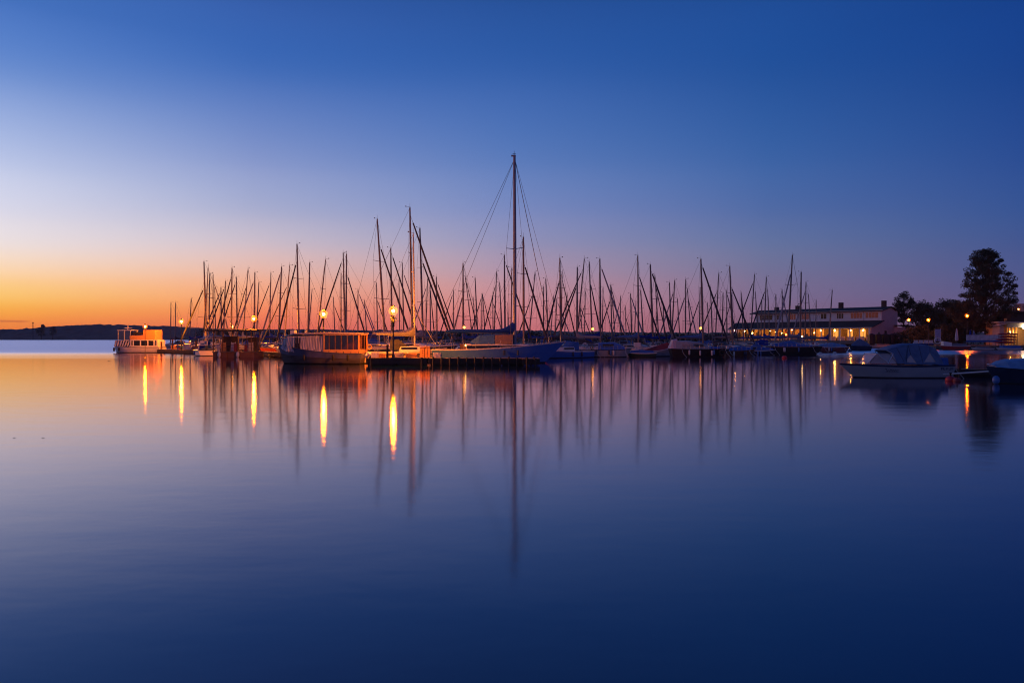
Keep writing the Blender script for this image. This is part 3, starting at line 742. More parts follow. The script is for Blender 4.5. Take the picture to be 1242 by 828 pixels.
# (tip x, tip y, mast x at row 400, furled jib or None: (top x, top y, x at low end, y at low end), thickness)
MASTS = [
 (207.4, 367, 207, None, .8), (213, 367, 212.6, None, .8), (232, 362, 230.4, None, 1), (247.5, 317.5, 249.7, (252, 348, 225, 412), 1.5),
 (252.6, 324, 248.5, (257, 349, 237, 415), 1), (254.5, 332, 253.2, None, 1.3), (258.6, 333, 258.4, (254, 340, 268, 391), 1), (260.6, 349, 261.2, None, .8),
 (268, 348.5, 268.4, (267, 352, 250, 397), 1.2), (273.5, 341, 271.5, (271.5, 346, 255, 396), 1.2), (281.5, 325, 280.6, (280, 333, 261.5, 396), 1.4),
 (286.7, 336, 287.8, (285, 340, 271.5, 397), 1.2), (301, 326, 295.3, (298.5, 345, 282, 392), 1), (309.2, 330.5, 308.3, (306.5, 338, 290.5, 396), 1.4),
 (314, 342.5, 311.5, None, 1), (328.6, 330.7, 327.2, (327, 341, 312.5, 382), 1), (341.6, 323.6, 338.3, (339.5, 327, 317.7, 397), 1.5),
 (351.2, 322.2, 346.2, (349, 344, 329.5, 397), 1), (360.3, 296.4, 362.4, (358.8, 314.6, 332, 412), 1.7), (375.7, 318.5, 373.7, None, 1.5),
 (378.6, 351, 374.4, None, .9), (395, 315, 385.5, None, 1.3), (404.5, 360.6, 405.8, (405.5, 369, 413, 392), .9), (413.7, 331, 413.6, None, 1.1),
 (416.3, 306.7, 418.5, (417.5, 312, 388.7, 397), 1.4), (420.4, 307.8, 419.6, (420.3, 331, 442, 397), 1.4), (434.3, 351, 434.1, (435.9, 353, 451, 397), 1),
 (442, 364, 444.4, (443.5, 366, 454, 397), .9), (456.5, 343, 458, (458, 362, 464.5, 388), 1), (457.6, 265.7, 466.2, (462, 295, 481.5, 353), 1.8),
 (474, 301, 475.3, (476, 305, 501, 388), 1.6), (488, 319, 489.5, (491, 328, 496, 345), 1.1), (484, 340, 484.7, None, .9),
 (497.2, 252, 500, (500.7, 260, 544, 396), 2.), (509.3, 277, 512.8, (515, 313, 540, 395), 1.9),
 (518.7, 338, 516.4, (519, 345, 506, 385), 1), (521.6, 345, 522.2, (503.5, 335, 520.3, 397), 1), (529.4, 336, 530, (531, 340, 549, 395), 1.2),
 (550, 352, 549.7, (550, 352, 539.5, 386), 1), (561.6, 319.5, 561.8, (561.8, 357, 551, 395), 1.6), (564.5, 336, 572, (564.7, 337, 577, 393), .9), (576.3, 337, 579, None, 1.2),
 (574, 360.5, 576, None, .8), (584.6, 356.6, 584.4, (584.5, 356.6, 574.4, 393.5), 1), (585.4, 357, 588, (585.4, 357, 594.7, 397), .9), (597.6, 360, 598, (595.6, 366, 605.3, 393.5), .9),
 (602.4, 329.6, 599.5, (601.5, 343, 588, 395), 1.1), (606, 343, 608.7, None, 1.1), (611.7, 309.4, 612.6, (613.5, 315, 640, 398), 1.5), (616, 367, 616.6, None, .9),
 (620.8, 325, 619.8, None, 1.2), (634.8, 287.6, 635.2, (637, 318, 659, 401), 1.9), (649, 330, 642.5, (645, 355, 632, 396), 1.1), (659, 347.6, 659.4, None, 1.2),
 (662, 338, 664.3, None, 1.3), (671.5, 359, 668.4, (672, 366, 665, 397), .9), (675.2, 362, 673.8, (675, 364, 681, 380), .9), (679, 313, 680, (679, 338, 663, 400), 1.6), (681.7, 330.7, 680.8, (682, 338, 697, 400), 1.1), (688, 356, 685, (688.3, 358, 682, 395), .8),
 (700.2, 324, 699.8, (699.5, 345, 683, 396), 1.7), (708.7, 314, 700.5, (703.5, 325, 700, 334), 1.3), (710, 353, 709, (710, 368, 701, 398), .9), (703, 366, 706, (703, 371, 713, 400), .8), (714.6, 317.5, 717.8, (717, 341, 727, 387), 1.4),
 (727.5, 314, 728.3, (729.7, 320, 756, 401), 1.7), (731.5, 348.5, 730.6, (733, 358, 742, 395), .9), (740.6, 346, 742, (739, 362, 728, 398), 1.2), (741.2, 347, 745.5, (741, 348, 755, 400), .9),
 (752.6, 359, 752.2, (751, 364, 743, 397), .9), (758.4, 371, 759.2, (759.5, 384, 764, 400), .8), (764.8, 356, 765.9, (765, 356, 777, 400), 1.3), (771.3, 365, 770, None, .8), (773.5, 310, 774.3, (775.4, 331, 792, 395), 1.5),
 (777, 352, 779.8, None, 1.2), (788.7, 321, 791.5, (790.6, 326, 815, 400), 1.9), (794.2, 333.6, 798.3, (795.5, 345, 803, 375), 1.1), (797.3, 360, 795.5, None, .8), (804.3, 366.7, 805.6, (806, 369, 813.5, 398), 1),
 (811.9, 342.7, 813.9, None, 1.3), (818.3, 340, 815.2, (817, 352, 812, 372), 1.2), (821.7, 362, 824, None, .9), (831.6, 339, 831.4, (831, 358, 819.6, 401), 1.2), (833.6, 350, 837.7, (835.5, 361, 846, 400), 1),
 (850, 314, 852.4, (852, 318, 874.6, 401), 1.9), (849, 350, 848.6, (848, 362, 838.4, 400), 1.1), (858, 367, 859.3, None, .9), (861.6, 348, 863.6, None, 1.1), (871.7, 331.6, 868.2, (869.6, 351, 854.5, 398), 1.1), (877, 355, 876, None, 1.1),
 (881.4, 352, 881.5, (882.5, 354, 892, 392), 1), (885, 323, 888, (888, 346, 901, 390), 1.6), (887.7, 357, 889, (887.7, 362, 878, 401), .9), (898.8, 354, 901.3, (899, 357, 904, 382), 1), (915, 333, 911, (914.5, 339, 900, 387), 1.2), (916, 354, 919.5, None, .9),
 (924, 364, 923, None, .8), (929.4, 336, 927, (928, 350, 921, 377), 1.2), (931, 351, 933.3, None, .9), (941, 357, 941.1, None, 1.1), (948.5, 351, 949, (949, 355, 954.3, 376), 1.1), (961, 309.4, 956.3, (958.5, 327.5, 943.5, 378), 1.6),
 (971.7, 330, 970.6, None, 1.6), (977.5, 342, 976.6, (975.5, 351, 973, 366), 1.1), (980.6, 357, 983, None, .9), (990, 364, 989.3, None, .8), (1009.4, 352, 1006, None, 1.1),
]
MASTS.sort()
LM = [(176, 'the ferry lamp'), (220, 'the far jetty lamp'), (308, 'the raft lamp'), (392.5, 'the barge lamp'), (477, 'the biggest lamp'), (561, 'the lamp at the blue boom'), (624.5, 'the blue yacht mast'), (719, 'the small lamp over the pale sloop'), (850.4, 'the lamp above the dark cruiser'), (916.2, 'the restaurant roof corner'), (1020, 'the restaurant chimney')]
ORD = ['first', 'second', 'third', 'fourth', 'fifth', 'sixth', 'seventh', 'eighth', 'ninth', 'tenth', 'eleventh', 'twelfth', 'thirteenth']
def mast_label(i):
    px, py, bx, jib, th = MASTS[i]
    best = None
    for lx, nm in LM:
        c = sum(1 for q in MASTS if min(px, lx) < q[0] < max(px, lx)); s = (c, abs(px - lx))
        if best is None or s < best[0]: best = (s, nm, 'right' if px > lx else 'left', c)
    size = 'very tall' if py < 285 else 'tall' if py < 322 else 'short' if py > 352 else 'medium'
    lean = 'left-leaning' if px - bx < -2.6 else 'right-leaning' if px - bx > 2.6 else ''
    j = '' if not jib else 'furled jib sloping left' if jib[2] < jib[0] else 'furled jib sloping right'
    s = f"sailing boat, {ORD[best[3]]} mast {best[2]} of {best[1]}, {size}"
    if lean and len(s.split()) < 15: s += ' ' + lean
    w = s.split()
    if j and len(w) + 4 <= 16: s += ', ' + j
    return s


SPECIAL = {497.2, 457.6, 509.3}
def min_depth(px):
    if px < 250: return 127.5
    if px < 330: return 106
    if px < 445: return 88
    if px < 690: return 82
    if px < 760: return 104
    if px < 905: return 108
    return 128
# keep clear of what is moored in front
rects.append(rect_pts(-17, 73.5, 10, 8, 0)); rects.append(rect_pts(-17.2, 81.5, 25.5, 3., math.atan2(20., -14.7)))
HC = [white, white, white, cream, greyhull, navyhull, bluehull, redhull, greenhull]
order = sorted(range(len(MASTS)), key=lambda i: MASTS[i][1])
for i in order:
    px, py, bx, jib, th = MASTS[i]
    if abs(px - 501.3) < .1: continue
    rs = random.Random(i * 13 + 5)
    Dmin = min_depth(px)
    Hwant = 11.5 if py > 310 else 13.5
    Dw = min(max((Hwant - EYE) * F / (HY - py), Dmin), 185)
    best = None
    for step in range(0, 60):
        for sg in ((1, -1) if step else (1,)):
            D = Dw + sg * step * 1.7
            if D < Dmin or D > 205: continue
            if bx > 895 and D > 196 - (bx - 895) * .12: continue
            H = EYE + (HY - py) * D / F
            if H > 17.5 and py > 250: continue
            L = min(max(H * .72, 5.8), 11.5); Jn = L * .37
            zd = L * .095 + .45
            yd = HY + (EYE - zd) * F / D
            f = (yd - py) / (400 - py); pbase = px + (bx - px) * f
            xb = X(pbase, D)
            if jib:
                fj = (yd - jib[1]) / (jib[3] - jib[1]); xj = X(jib[0] + (jib[2] - jib[0]) * fj, D)
                dx = xj - xb; c = max(-1, min(1, dx / Jn))
                if abs(dx) > Jn: L = min(abs(dx) / .37, 13.5); Jn = L * .37; c = max(-1, min(1, dx / Jn))
                ang = math.acos(c) * (1 if (i % 2 == 0) else -1)
                if abs(math.sin(ang)) > .75: ang = math.acos(c)
            else:
                dx = None; ang = (PI if px < 430 else 0) + rs.uniform(-.6, .6)
            cx, cy = xb - L * .1 * math.cos(ang), D - L * .1 * math.sin(ang)
            rp = rect_pts(cx, cy, L + .4, L * .31 + .35, ang)
            bad = sum(hit(rp, q) for q in rects)
            cost = bad * 1000 + step
            if best is None or cost < best[0]: best = (cost, D, H, L, xb, ang, rp, dx)
        if best and best[0] < 1000: break
    if best is None: continue
    cost, D, H, L, xb, ang, rp, dx = best
    rects.append(rp)
    lw = X(px, D) - xb
    lean = (lw * math.cos(ang), -lw * math.sin(ang))
    J, jh = L * .37, .92
    if jib:
        zj = Z(jib[1], D); jh = max(.45, min(.97, (zj - 1.2) / (H - 1.2)))
        if abs(jib[2] - jib[0]) < 1: J = L * .3
    th_r = max(.06, .075 * th * D / 100)
    yacht(mast_label(i), xb, D, ang, L, H, lean, J if jib else 0, jh, rs.choice(HC), rs.choice([saild, saild, saild, sailw]), rs.choice([sailb, sailb, saild, tarpg, sailw, tarpb]), th_r, th_r * .98, seed=i)

# the orange-lit sloop under the nearest lamp, with its bimini
def sloop():
    D = 72.5; x = X(503.2, D)
    t = yacht('white sloop lit orange beneath the biggest lamp, with a small bimini over its cockpit', x, D, R(14), 7.4, Z(283.5, D), (X(501.3, D) - x, 0), 1.9, .33, mat('lamp tinted gelcoat', (.66, .48, .26), .4, var=.08), sailw, tarpg, .085, .035, mastm=paleal, group=None, seed=3, fb=1.5)  # hull base colour carries the orange spill of the lamp
    b = MB()
    for xx in (-3.3, -2.5):
        for y in (-.7, .7): b.tube((xx, y, .8), (xx * .98, y * .9, 2.6), .022)
    b.build('bimini_frame', steel, t)
    MB().cabin([(-3.45, .75, .7, 2.55, 2.72), (-2.35, .75, .7, 2.55, 2.74)]).build('bimini', tarpg, t)
    MB().box(-3.4, 2.2, -1.19, -1.13, .78, .9).build('hull_stripe', navyhull, t)
sloop()
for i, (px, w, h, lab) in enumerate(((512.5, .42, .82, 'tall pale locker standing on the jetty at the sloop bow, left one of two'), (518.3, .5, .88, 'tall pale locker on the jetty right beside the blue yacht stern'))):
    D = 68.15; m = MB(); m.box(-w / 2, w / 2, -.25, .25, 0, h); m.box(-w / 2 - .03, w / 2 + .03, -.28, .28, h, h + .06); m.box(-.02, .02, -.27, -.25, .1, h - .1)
    tag(m.build('locker', lamptan, None, (X(px, D), D, .63)), lab, 'locker', 'lockers on the jetty')
m = MB(); D = 67.9
for k in range(9): m.ball((rng.uniform(-.35, .35), rng.uniform(-.3, .3), rng.uniform(.1, .4)), rng.uniform(.1, .19), 8)
tag(m.build('sail_bag', whitep, None, (X(449, D), D, .63)), 'heap of pale bagged sails on the jetty beside the barge stern', 'sail bag')
for i, (px, D, w, h, mt, lab) in enumerate(((455, 67.9, .3, .45, 'w', 'low white crate on the jetty just right of the bagged sails'), (462, 68.1, .4, .3, 't', 'low tan crate on the jetty left of the short dark mooring post'), (484, 68., .35, .4, 'c', 'cream crate on the jetty just right of the biggest lamp post'), (499, 68.1, .45, .35, 't', 'wide tan crate on the jetty below the orange-lit mast'), (530, 67.6, .3, .4, 'w', 'white crate on the piled jetty by the blue yacht stern'))):
    m = MB(); m.box(-w, w, -.25, .25, 0, h)
    for q in range(3): m.box(-w - .02, w + .02, -.27, .27, h * (.1 + .33 * q), h * (.26 + .33 * q))
    tag(m.build('crate', {'w': whitep, 't': lamptan, 'c': cream}[mt], None, (X(px, D), D, .625)), lab, 'crate', 'crates on the near jetty')
m = MB().tube((0, 0, 0), (0, 0, .95), .1, .09, 10); m.lathe((0, 0, .95), [(.13, 0), (.1, .12), (.03, .16)], 10)
tag(m.build('mooring_post', rubber, None, (X(470, 66.6), 66.6, .62)), 'short dark mooring post at the front of the jetty below the biggest lamp', 'post')

# ------------------------------------------------------------------ the big blue yacht
def blue_yacht():
    D = 73.; k = D / F; xm = X(624.3, D)
    t = thing('sailing_yacht', 'large classic yacht with long pale blue hull, blue sail cover and the tallest mast', 'sailing boat', (xm, D, 0), 0)
    def lx(px): return (px - 624.3) * k
    L = lx(686.5) - lx(515); cx = (lx(686.5) + lx(515)) / 2; B = 3.3
    h = hull(L, B, 1.26, 2.0, .15, .1, .42, draft=.4, n=26, full=1.9, stripe=.12)
    h.v = [(v[0] + cx, v[1], v[2]) for v in h.v]
    h.build('hull', [bluehull, antifoul, teak, white], t)
    zd = 1.2
    cab = MB().cabin([(lx(566), .95, .85, zd - .1, 1.78), (lx(600), 1.0, .9, zd - .1, 1.82), (lx(640), .8, .7, zd - .05, 1.68), (lx(653), .4, .3, zd, 1.35)])
    co = cab.build('cabin', white, t)
    for sg in (-1, 1):
        for a, b in ((567, 577.5), (578, 603), (603.5, 638)):
            q = [(lx(a), sg * .99, 1.32), (lx(b), sg * .99, 1.32), (lx(b), sg * .95, 1.6), (lx(a), sg * .95, 1.6)]
            MB().panel(q if sg < 0 else q[::-1], .03).build('window', winm, co)
    MB().cabin([(lx(571), .95, .7, 1.75, 1.95), (lx(582), .95, .8, 1.75, 2.55), (lx(600), .95, .85, 1.75, 2.6)]).build('spray_hood', tarpb, t)
    MB().cabin([(lx(600.5), .9, .85, 1.75, 2.6), (lx(622), .85, .8, 1.75, 2.62)]).build('deck_tent', mat('brown canvas', (.22, .15, .13), .75, bump=.3), t)
    H = Z(190, D)
    m = MB(); m.tube((0, 0, zd), (0, 0, H * .6), .165, .16, 12); m.tube((0, 0, H * .6), (-.03, 0, H), .16, .12, 12); m.box(-.32, .1, -.1, .1, H, H + .12)
    zs = Z(302, D); m.tube((0, 0, zs), (-.75, -1.1, zs - .05), .035, .03, 6); m.tube((0, 0, zs), (.75, 1.1, zs + .25), .035, .03, 6)
    mo = m.build('mast', bluemast, t)
    MB().tube((-.05, 0, H + .1), (-.05, 0, H + .5), .02).tube((-.2, 0, H + .25), (.1, 0, H + .25), .02).build('wind_vane', wire, mo)
    w = MB(); zt = H - .2
    for (px, z) in ((516, 1.25), (531, 1.35)): w.tube((0, 0, zt), (lx(px), .1 * (px - 523), z), .017, None, 5)
    w.tube((0, 0, zt), (lx(685), 0, 1.75), .014, None, 5); w.tube((0, 0, zt), (lx(671), 0, 1.6), .028, None, 5)
    w.path([(0, 0, zt), (-.75, -1.1, zs - .05), (-.3, -1.5, 1.3)], .013, 5).path([(0, 0, zt), (.75, 1.1, zs + .25), (.2, 1.5, 1.3)], .013, 5)
    w.build('rigging', wire, t)
    bo = MB().tube((0, 0, 2.85), (lx(541), 0, 2.78), .09, .08, 8).build('boom', bluemast, t)
    secs = []
    for px, lo, hi in ((624.3, 2.7, 3.9), (621, 2.72, 3.72), (616, 2.74, 3.4), (610, 2.75, 3.18), (602, 2.76, 3.08), (580, 2.77, 3.08), (560, 2.72, 3.1), (548, 2.72, 3.08), (541, 2.74, 2.98)):
        c0, r = (lo + hi) / 2, (hi - lo) / 2
        secs.append([(lx(px), .2 * math.cos(a), c0 + r * math.sin(a)) for a in [j * PI / 5 for j in range(10)]])
    MB().loft(secs, 0, True).build('sail_cover', sailb, bo)
    r = MB()
    for sg in (-1, 1):
        pts = []
        for i in range(12):
            f = i / 11; px = 520 + 160 * f; zz = sheer_at((px - 515) / 171.5, 1.26, 2.0); y = sg * (1.55 * math.sin(PI * min(.12 + f * .9, 1)) ** .6 if f < 1 else .05)
            pts.append((lx(px), y, zz + .6)); r.tube((lx(px), y, zz), (lx(px), y, zz + .6), .014, None, 5)
        r.path(pts, .01, 4)
    r.build('guard_rail', steel, t)
    MB().box(lx(558), lx(567), -.5, .5, 1.2, 1.75).build('companionway', woodhull, t)
    MB().ball((lx(565.5), -.6, 1.62), .09, 10).build('cabin_lamp', emitter('cabin lamp', (1, .6, .12), 9), t)
    for px in (612, 628): MB().tube((lx(px), -1.72, .75), (lx(px), -1.72, 1.2), .1).build('fender', navyhull, t)
blue_yacht()

# ------------------------------------------------------------------ motor boats and dinghies
def mboat(name, label, cat, px0, px1, D, B, F0, F1, mats, bow='left', rz=0., group=None, **kw):
    """open the thing for a boat that spans px0..px1; returns (thing, lx) with lx giving local x of a column"""
    k = D / F; c = X((px0 + px1) / 2, D); L = (px1 - px0) * k / max(.3, math.cos(rz))
    sgn = -1 if bow == 'left' else 1
    t = thing(name, label, cat, (c, D, 0), (PI if bow == 'left' else 0) + rz, group)
    hull(L, B, F0, F1, **kw).build('hull', mats, t)
    return t, (lambda px: sgn * (px - (px0 + px1) / 2) * k)
MG = 'motor boats moored in front of the yachts'


def fit_out(t, lx, a, b, z, hw, near=-1, cover_seams=True):
    """stanchions, toe rail, mooring lines, fenders along the side that faces open water"""
    rs = random.Random(int(a * 7)); r = MB(); n = max(4, int((b - a) / 5))
    xs = [lx(a + (b - a) * i / n) for i in range(n + 1)]
    for x in xs: r.tube((x, near * hw, z - .05), (x, near * hw, z + .42), .02, None, 5)
    r.path([(x, near * hw, z + .42) for x in xs], .016, 5)
    r.build('guard_rail', steel, t)
    for i in range(rs.choice([2, 3])):
        x = lx(rs.uniform(a + 3, b - 3)); MB().lathe((x, near * (hw + .16), z - .72), [(.03, 0), (.11, .08), (.11, .5), (.03, .6)], 8).build('fender', rs.choice([fend, fendb, navyhull, fend]), t)
    for px in (a + 1, b - 1): MB().path([(lx(px), near * hw * .8, z), (lx(px), near * (hw + .5), z * .5), (lx(px) + .3, near * (hw + 1.1), .02)], .018, 5).build('mooring_line', fend, t)
    for i in range(3):
        x = lx(rs.uniform(a + 5, b - 5)); w = rs.uniform(.15, .4); h = rs.uniform(.15, .45)
        MB().box(x - w, x + w, -w * .8, w * .8, z - .02, z + h).build('deck_box', rs.choice([whitep, woodhull, tarpg, cream]), t)


def moor_row():
    # pale sloop whose bow faces left, lit from the open sky
    D = 97.; t, lx = mboat("sailing_boat", "pale low sailing boat with dark marks on its bow, moored right of the blue yacht", "sailing boat", 681, 738, D, 2.1, .92, 1.02, [mat("pale mauve gelcoat", (.48, .42, .44), .35), antifoul, deckm, navyhull], "left")
    fit_out(t, lx, 697, 735, .97, .95, 1)
    a, b = lx(690), lx(697)
    mk = MB()
    for i, (px, z, w, h) in enumerate(((687.5, .62, .22, .2), (690.5, .42, .3, .16), (689.4, .8, .16, .12), (692.6, .7, .14, .24), (687, .28, .3, .1))):
        x = lx(px); y = .30 + .1 * (px - 684) * .5; y = min(y, .95)
        mk.ball((x, y, z), .11, 8, 0, .8); mk.ball((x, -y, z), .11, 8, 0, .8)
    MB().cabin([(lx(727), .7, .6, .85, 1.3), (lx(706), .6, .5, .9, 1.32), (lx(698), .3, .2, .95, 1.1)]).build('cabin', white, t)
    MB().cabin([(lx(722), .6, .45, 1.3, 1.62), (lx(712), .5, .4, 1.3, 1.7)]).build('spray_hood', tarpg, t)
    MB().torus((lx(709), .62, 1.42), .26, .09).build('lifebuoy', whitep, t)
    MB().path([(lx(692), .45, 1.), (lx(691), .4, 1.7), (lx(683), 0, 1.75), (lx(691), -.4, 1.7), (lx(692), -.45, 1.)], .025).build('bow_rail', steel, t)
    m = MB()
    for px, z in ((689, .75), (691.5, .5), (693.5, .72), (690.5, .3)):
        x = lx(px); m.tube((x, .6, z), (x - .22, .72, z + .1), .05, .04, 6)
    m.build('bow_mark', navyhull, t)
    # grey blue cabin cruiser
    D = 96.; t, lx = mboat('cabin_cruiser', 'grey-blue cabin cruiser with long low cabin, right of the pale open sailing boat', 'motor boat', 716, 766, D, 2.3, .95, 1.05, [greyhull, antifoul, deckm, navyhull], 'right', group=MG)
    fit_out(t, lx, 722, 758, .97, 1.05)
    MB().cabin([(lx(726), .8, .7, .9, 1.75), (lx(745), .85, .72, .9, 1.8), (lx(757), .6, .4, .95, 1.25)]).build('cabin', bluehull, t)
    MB().box(lx(730), lx(743), -.86, -.82, 1.3, 1.6).build('window', winm, t)
    MB().path([(lx(747), .6, 1.), (lx(748), .6, 1.5), (lx(764), 0, 1.6), (lx(748), -.6, 1.5), (lx(747), -.6, 1.)], .02).build('bow_rail', steel, t)
    for px in (722, 737): MB().tube((lx(px), -1.22, .35), (lx(px), -1.22, .85), .1).build('fender', navyhull, t)
    # small covered dinghy with white outboard
    D = 97.; t, lx = mboat('motor_dinghy', 'low green-blue dinghy with a white outboard, beside the red tarpaulin', 'dinghy', 757, 796, D, 1.6, .55, .6, [greenhull, antifoul, deckm, white], 'left', group=MG)
    MB().cabin([(lx(792), .6, .3, .5, .75), (lx(776), .6, .4, .5, .9), (lx(764), .4, .1, .55, .7)]).build('cover', tarpb, t)
    MB().box(lx(771), lx(775), -.2, .2, .8, 1.65).box(lx(769), lx(776.5), -.28, .28, 1.25, 1.75).build('outboard', whitep, t)
    # long boat with the red tarpaulin
    D = 100.; t, lx = mboat('covered_boat', 'slim boat under a dull red tarpaulin that rises to the right', 'boat', 780, 817, D, 1.8, .7, 1.25, [greyhull, antifoul, deckm, white], 'right', group=MG)
    MB().cabin([(lx(782), .7, .2, .62, .85), (lx(795), .8, .3, .7, 1.3), (lx(809), .6, .15, .95, 1.75), (lx(815), .15, .05, 1.2, 1.7)]).build('tarpaulin', tarpr, t)
    # dark motor cruiser
    D = 96.6; t, lx = mboat('motor_cruiser', 'black-hulled motor cruiser with raked pale windscreen and two white fenders', 'motor boat', 812, 885, D, 2.6, 1.05, 1.0, [blackhull, blackhull, deckm, blackhull], 'right', group=MG)
    fit_out(t, lx, 824, 878, 1.02, 1.2)
    MB().cabin([(lx(818), 1., .8, 1., 1.95), (lx(832), 1.05, .85, 1., 2.0), (lx(848), .95, .75, 1., 1.8), (lx(862), .6, .4, 1., 1.2)]).build('cabin', greyhull, t)
    for a, b in ((840, 845), (846.5, 851)): MB().box(lx(a), lx(b), -1.0, -.9, 1.3, 1.6).build('window', winm, t)
    MB().cabin([(lx(811.5), .95, .6, 1.05, 1.1), (lx(815), .9, .65, 1.05, 2.1), (lx(820), .9, .7, 1.05, 2.2)]).build('windscreen', mat('pale screen cover', (.45, .4, .5), .5), t)
    MB().box(lx(826), lx(838), -1.03, -.98, 1.3, 1.62).build('window', mat('pale curtained window', (.4, .33, .32), .4), t)
    for px in (846, 860): MB().lathe((lx(px), -1.36, .2), [(.03, 0), (.11, .08), (.11, .55), (.03, .65)], 10).build('fender', fend, t)
    MB().torus((lx(873), -1.1, .55), .3, .11).build('tyre', rubber, t)
    MB().cabin([(lx(848), .8, .4, 1.02, 1.35), (lx(872), .6, .2, 1.02, 1.25)]).build('deck_cover', tarpb, t)
    # brown rowing boat, blue covers, dark long boat, maroon boat
    D = 101.; t, lx = mboat('rowing_boat', 'brown varnished rowing boat with a blue cover, right of the black cruiser', 'rowing boat', 878, 916, D, 1.7, .75, .95, [woodhull, woodhull, teak, woodhull], 'right', group=MG)
    fit_out(t, lx, 882, 908, .76, .8)
    MB().cabin([(lx(881), .6, .3, .72, .95), (lx(898), .75, .2, .72, 1.35), (lx(913), .3, .05, .85, 1.05)]).build('cover', tarpb, t)
    MB().box(lx(881), lx(883), -.3, .3, .75, 1.25).build('outboard', whitep, t)
    D = 108.; t, lx = mboat('runabout', 'small dark runabout with a pale stripe and a humped blue cover', 'motor boat', 906, 941, D, 1.8, .7, .8, [navyhull, antifoul, deckm, white], 'right', group=MG)
    fit_out(t, lx, 910, 932, .7, .85)
    MB().cabin([(lx(908), .6, .3, .7, .9), (lx(917), .75, .4, .7, 1.7), (lx(924), .7, .3, .7, 1.1), (lx(937), .3, .1, .75, .95)]).build('cover', tarpb, t)
    D = 109.; t, lx = mboat('long_boat', 'long dark wooden sailing boat with a blue deck cover and a small white deck light', 'sailing boat', 931, 998, D, 2.2, 1.2, 1.2, [blackhull, blackhull, teak, woodhull], 'right')
    fit_out(t, lx, 936, 984, 1.16, 1.05)
    MB().cabin([(lx(938), .9, .4, 1.15, 1.5), (lx(958), 1., .3, 1.15, 1.95), (lx(975), .8, .3, 1.15, 1.5), (lx(984), .4, .2, 1.15, 1.3)]).build('cover', tarpb, t)
    MB().tube((lx(973), 0, 1.4), (lx(973), 0, 2.5), .03).build('light_pole', steel, t)
    MB().ball((lx(973), 0, 2.55), .1, 10).build('deck_light', emitter('deck light', (1, .62, .2), 14), t)
    MB().path([(lx(985), .7, 1.2), (lx(986), .7, 1.75), (lx(997), 0, 1.85), (lx(986), -.7, 1.75), (lx(985), -.7, 1.2)], .02).build('bow_rail', steel, t)
    D = 128.; t, lx = mboat('motor_boat', 'maroon motor boat with a pale blue cover, just right of the long dark boat', 'motor boat', 992, 1031, D, 2., .95, 1.05, [mat('maroon paint', (.16, .05, .06), .4), antifoul, deckm, white], 'right', group=MG)
    fit_out(t, lx, 996, 1022, .95, .95)
    MB().cabin([(lx(994), .75, .4, .95, 1.3), (lx(1010), .85, .3, .95, 1.6), (lx(1026), .4, .1, .98, 1.2)]).build('cover', tarpl, t)
    D = 150.; t, lx = mboat('motor_boat', 'dark blue covered motor boat lying off the restaurant lamps, right of the maroon one', 'motor boat', 1029, 1056, D, 1.9, .9, 1.0, [navyhull, antifoul, deckm, navyhull], 'left', group=MG)
    MB().cabin([(lx(1053), .75, .4, .9, 1.3), (lx(1042), .85, .5, .9, 2.3), (lx(1033), .4, .1, .95, 1.2)]).build('cover', canopym, t)
    D = 190.; t, lx = mboat('motor_boat', 'small flat pale boat at the quay below the gable, behind the canopy boat', 'motor boat', 1052, 1082, D, 1.9, .6, .75, [greyhull, antifoul, deckm, white], 'left', group=MG)
    MB().cabin([(lx(1078), .7, .5, .6, .95), (lx(1062), .6, .4, .6, 1.05)]).build('cover', tarpg, t)
moor_row()


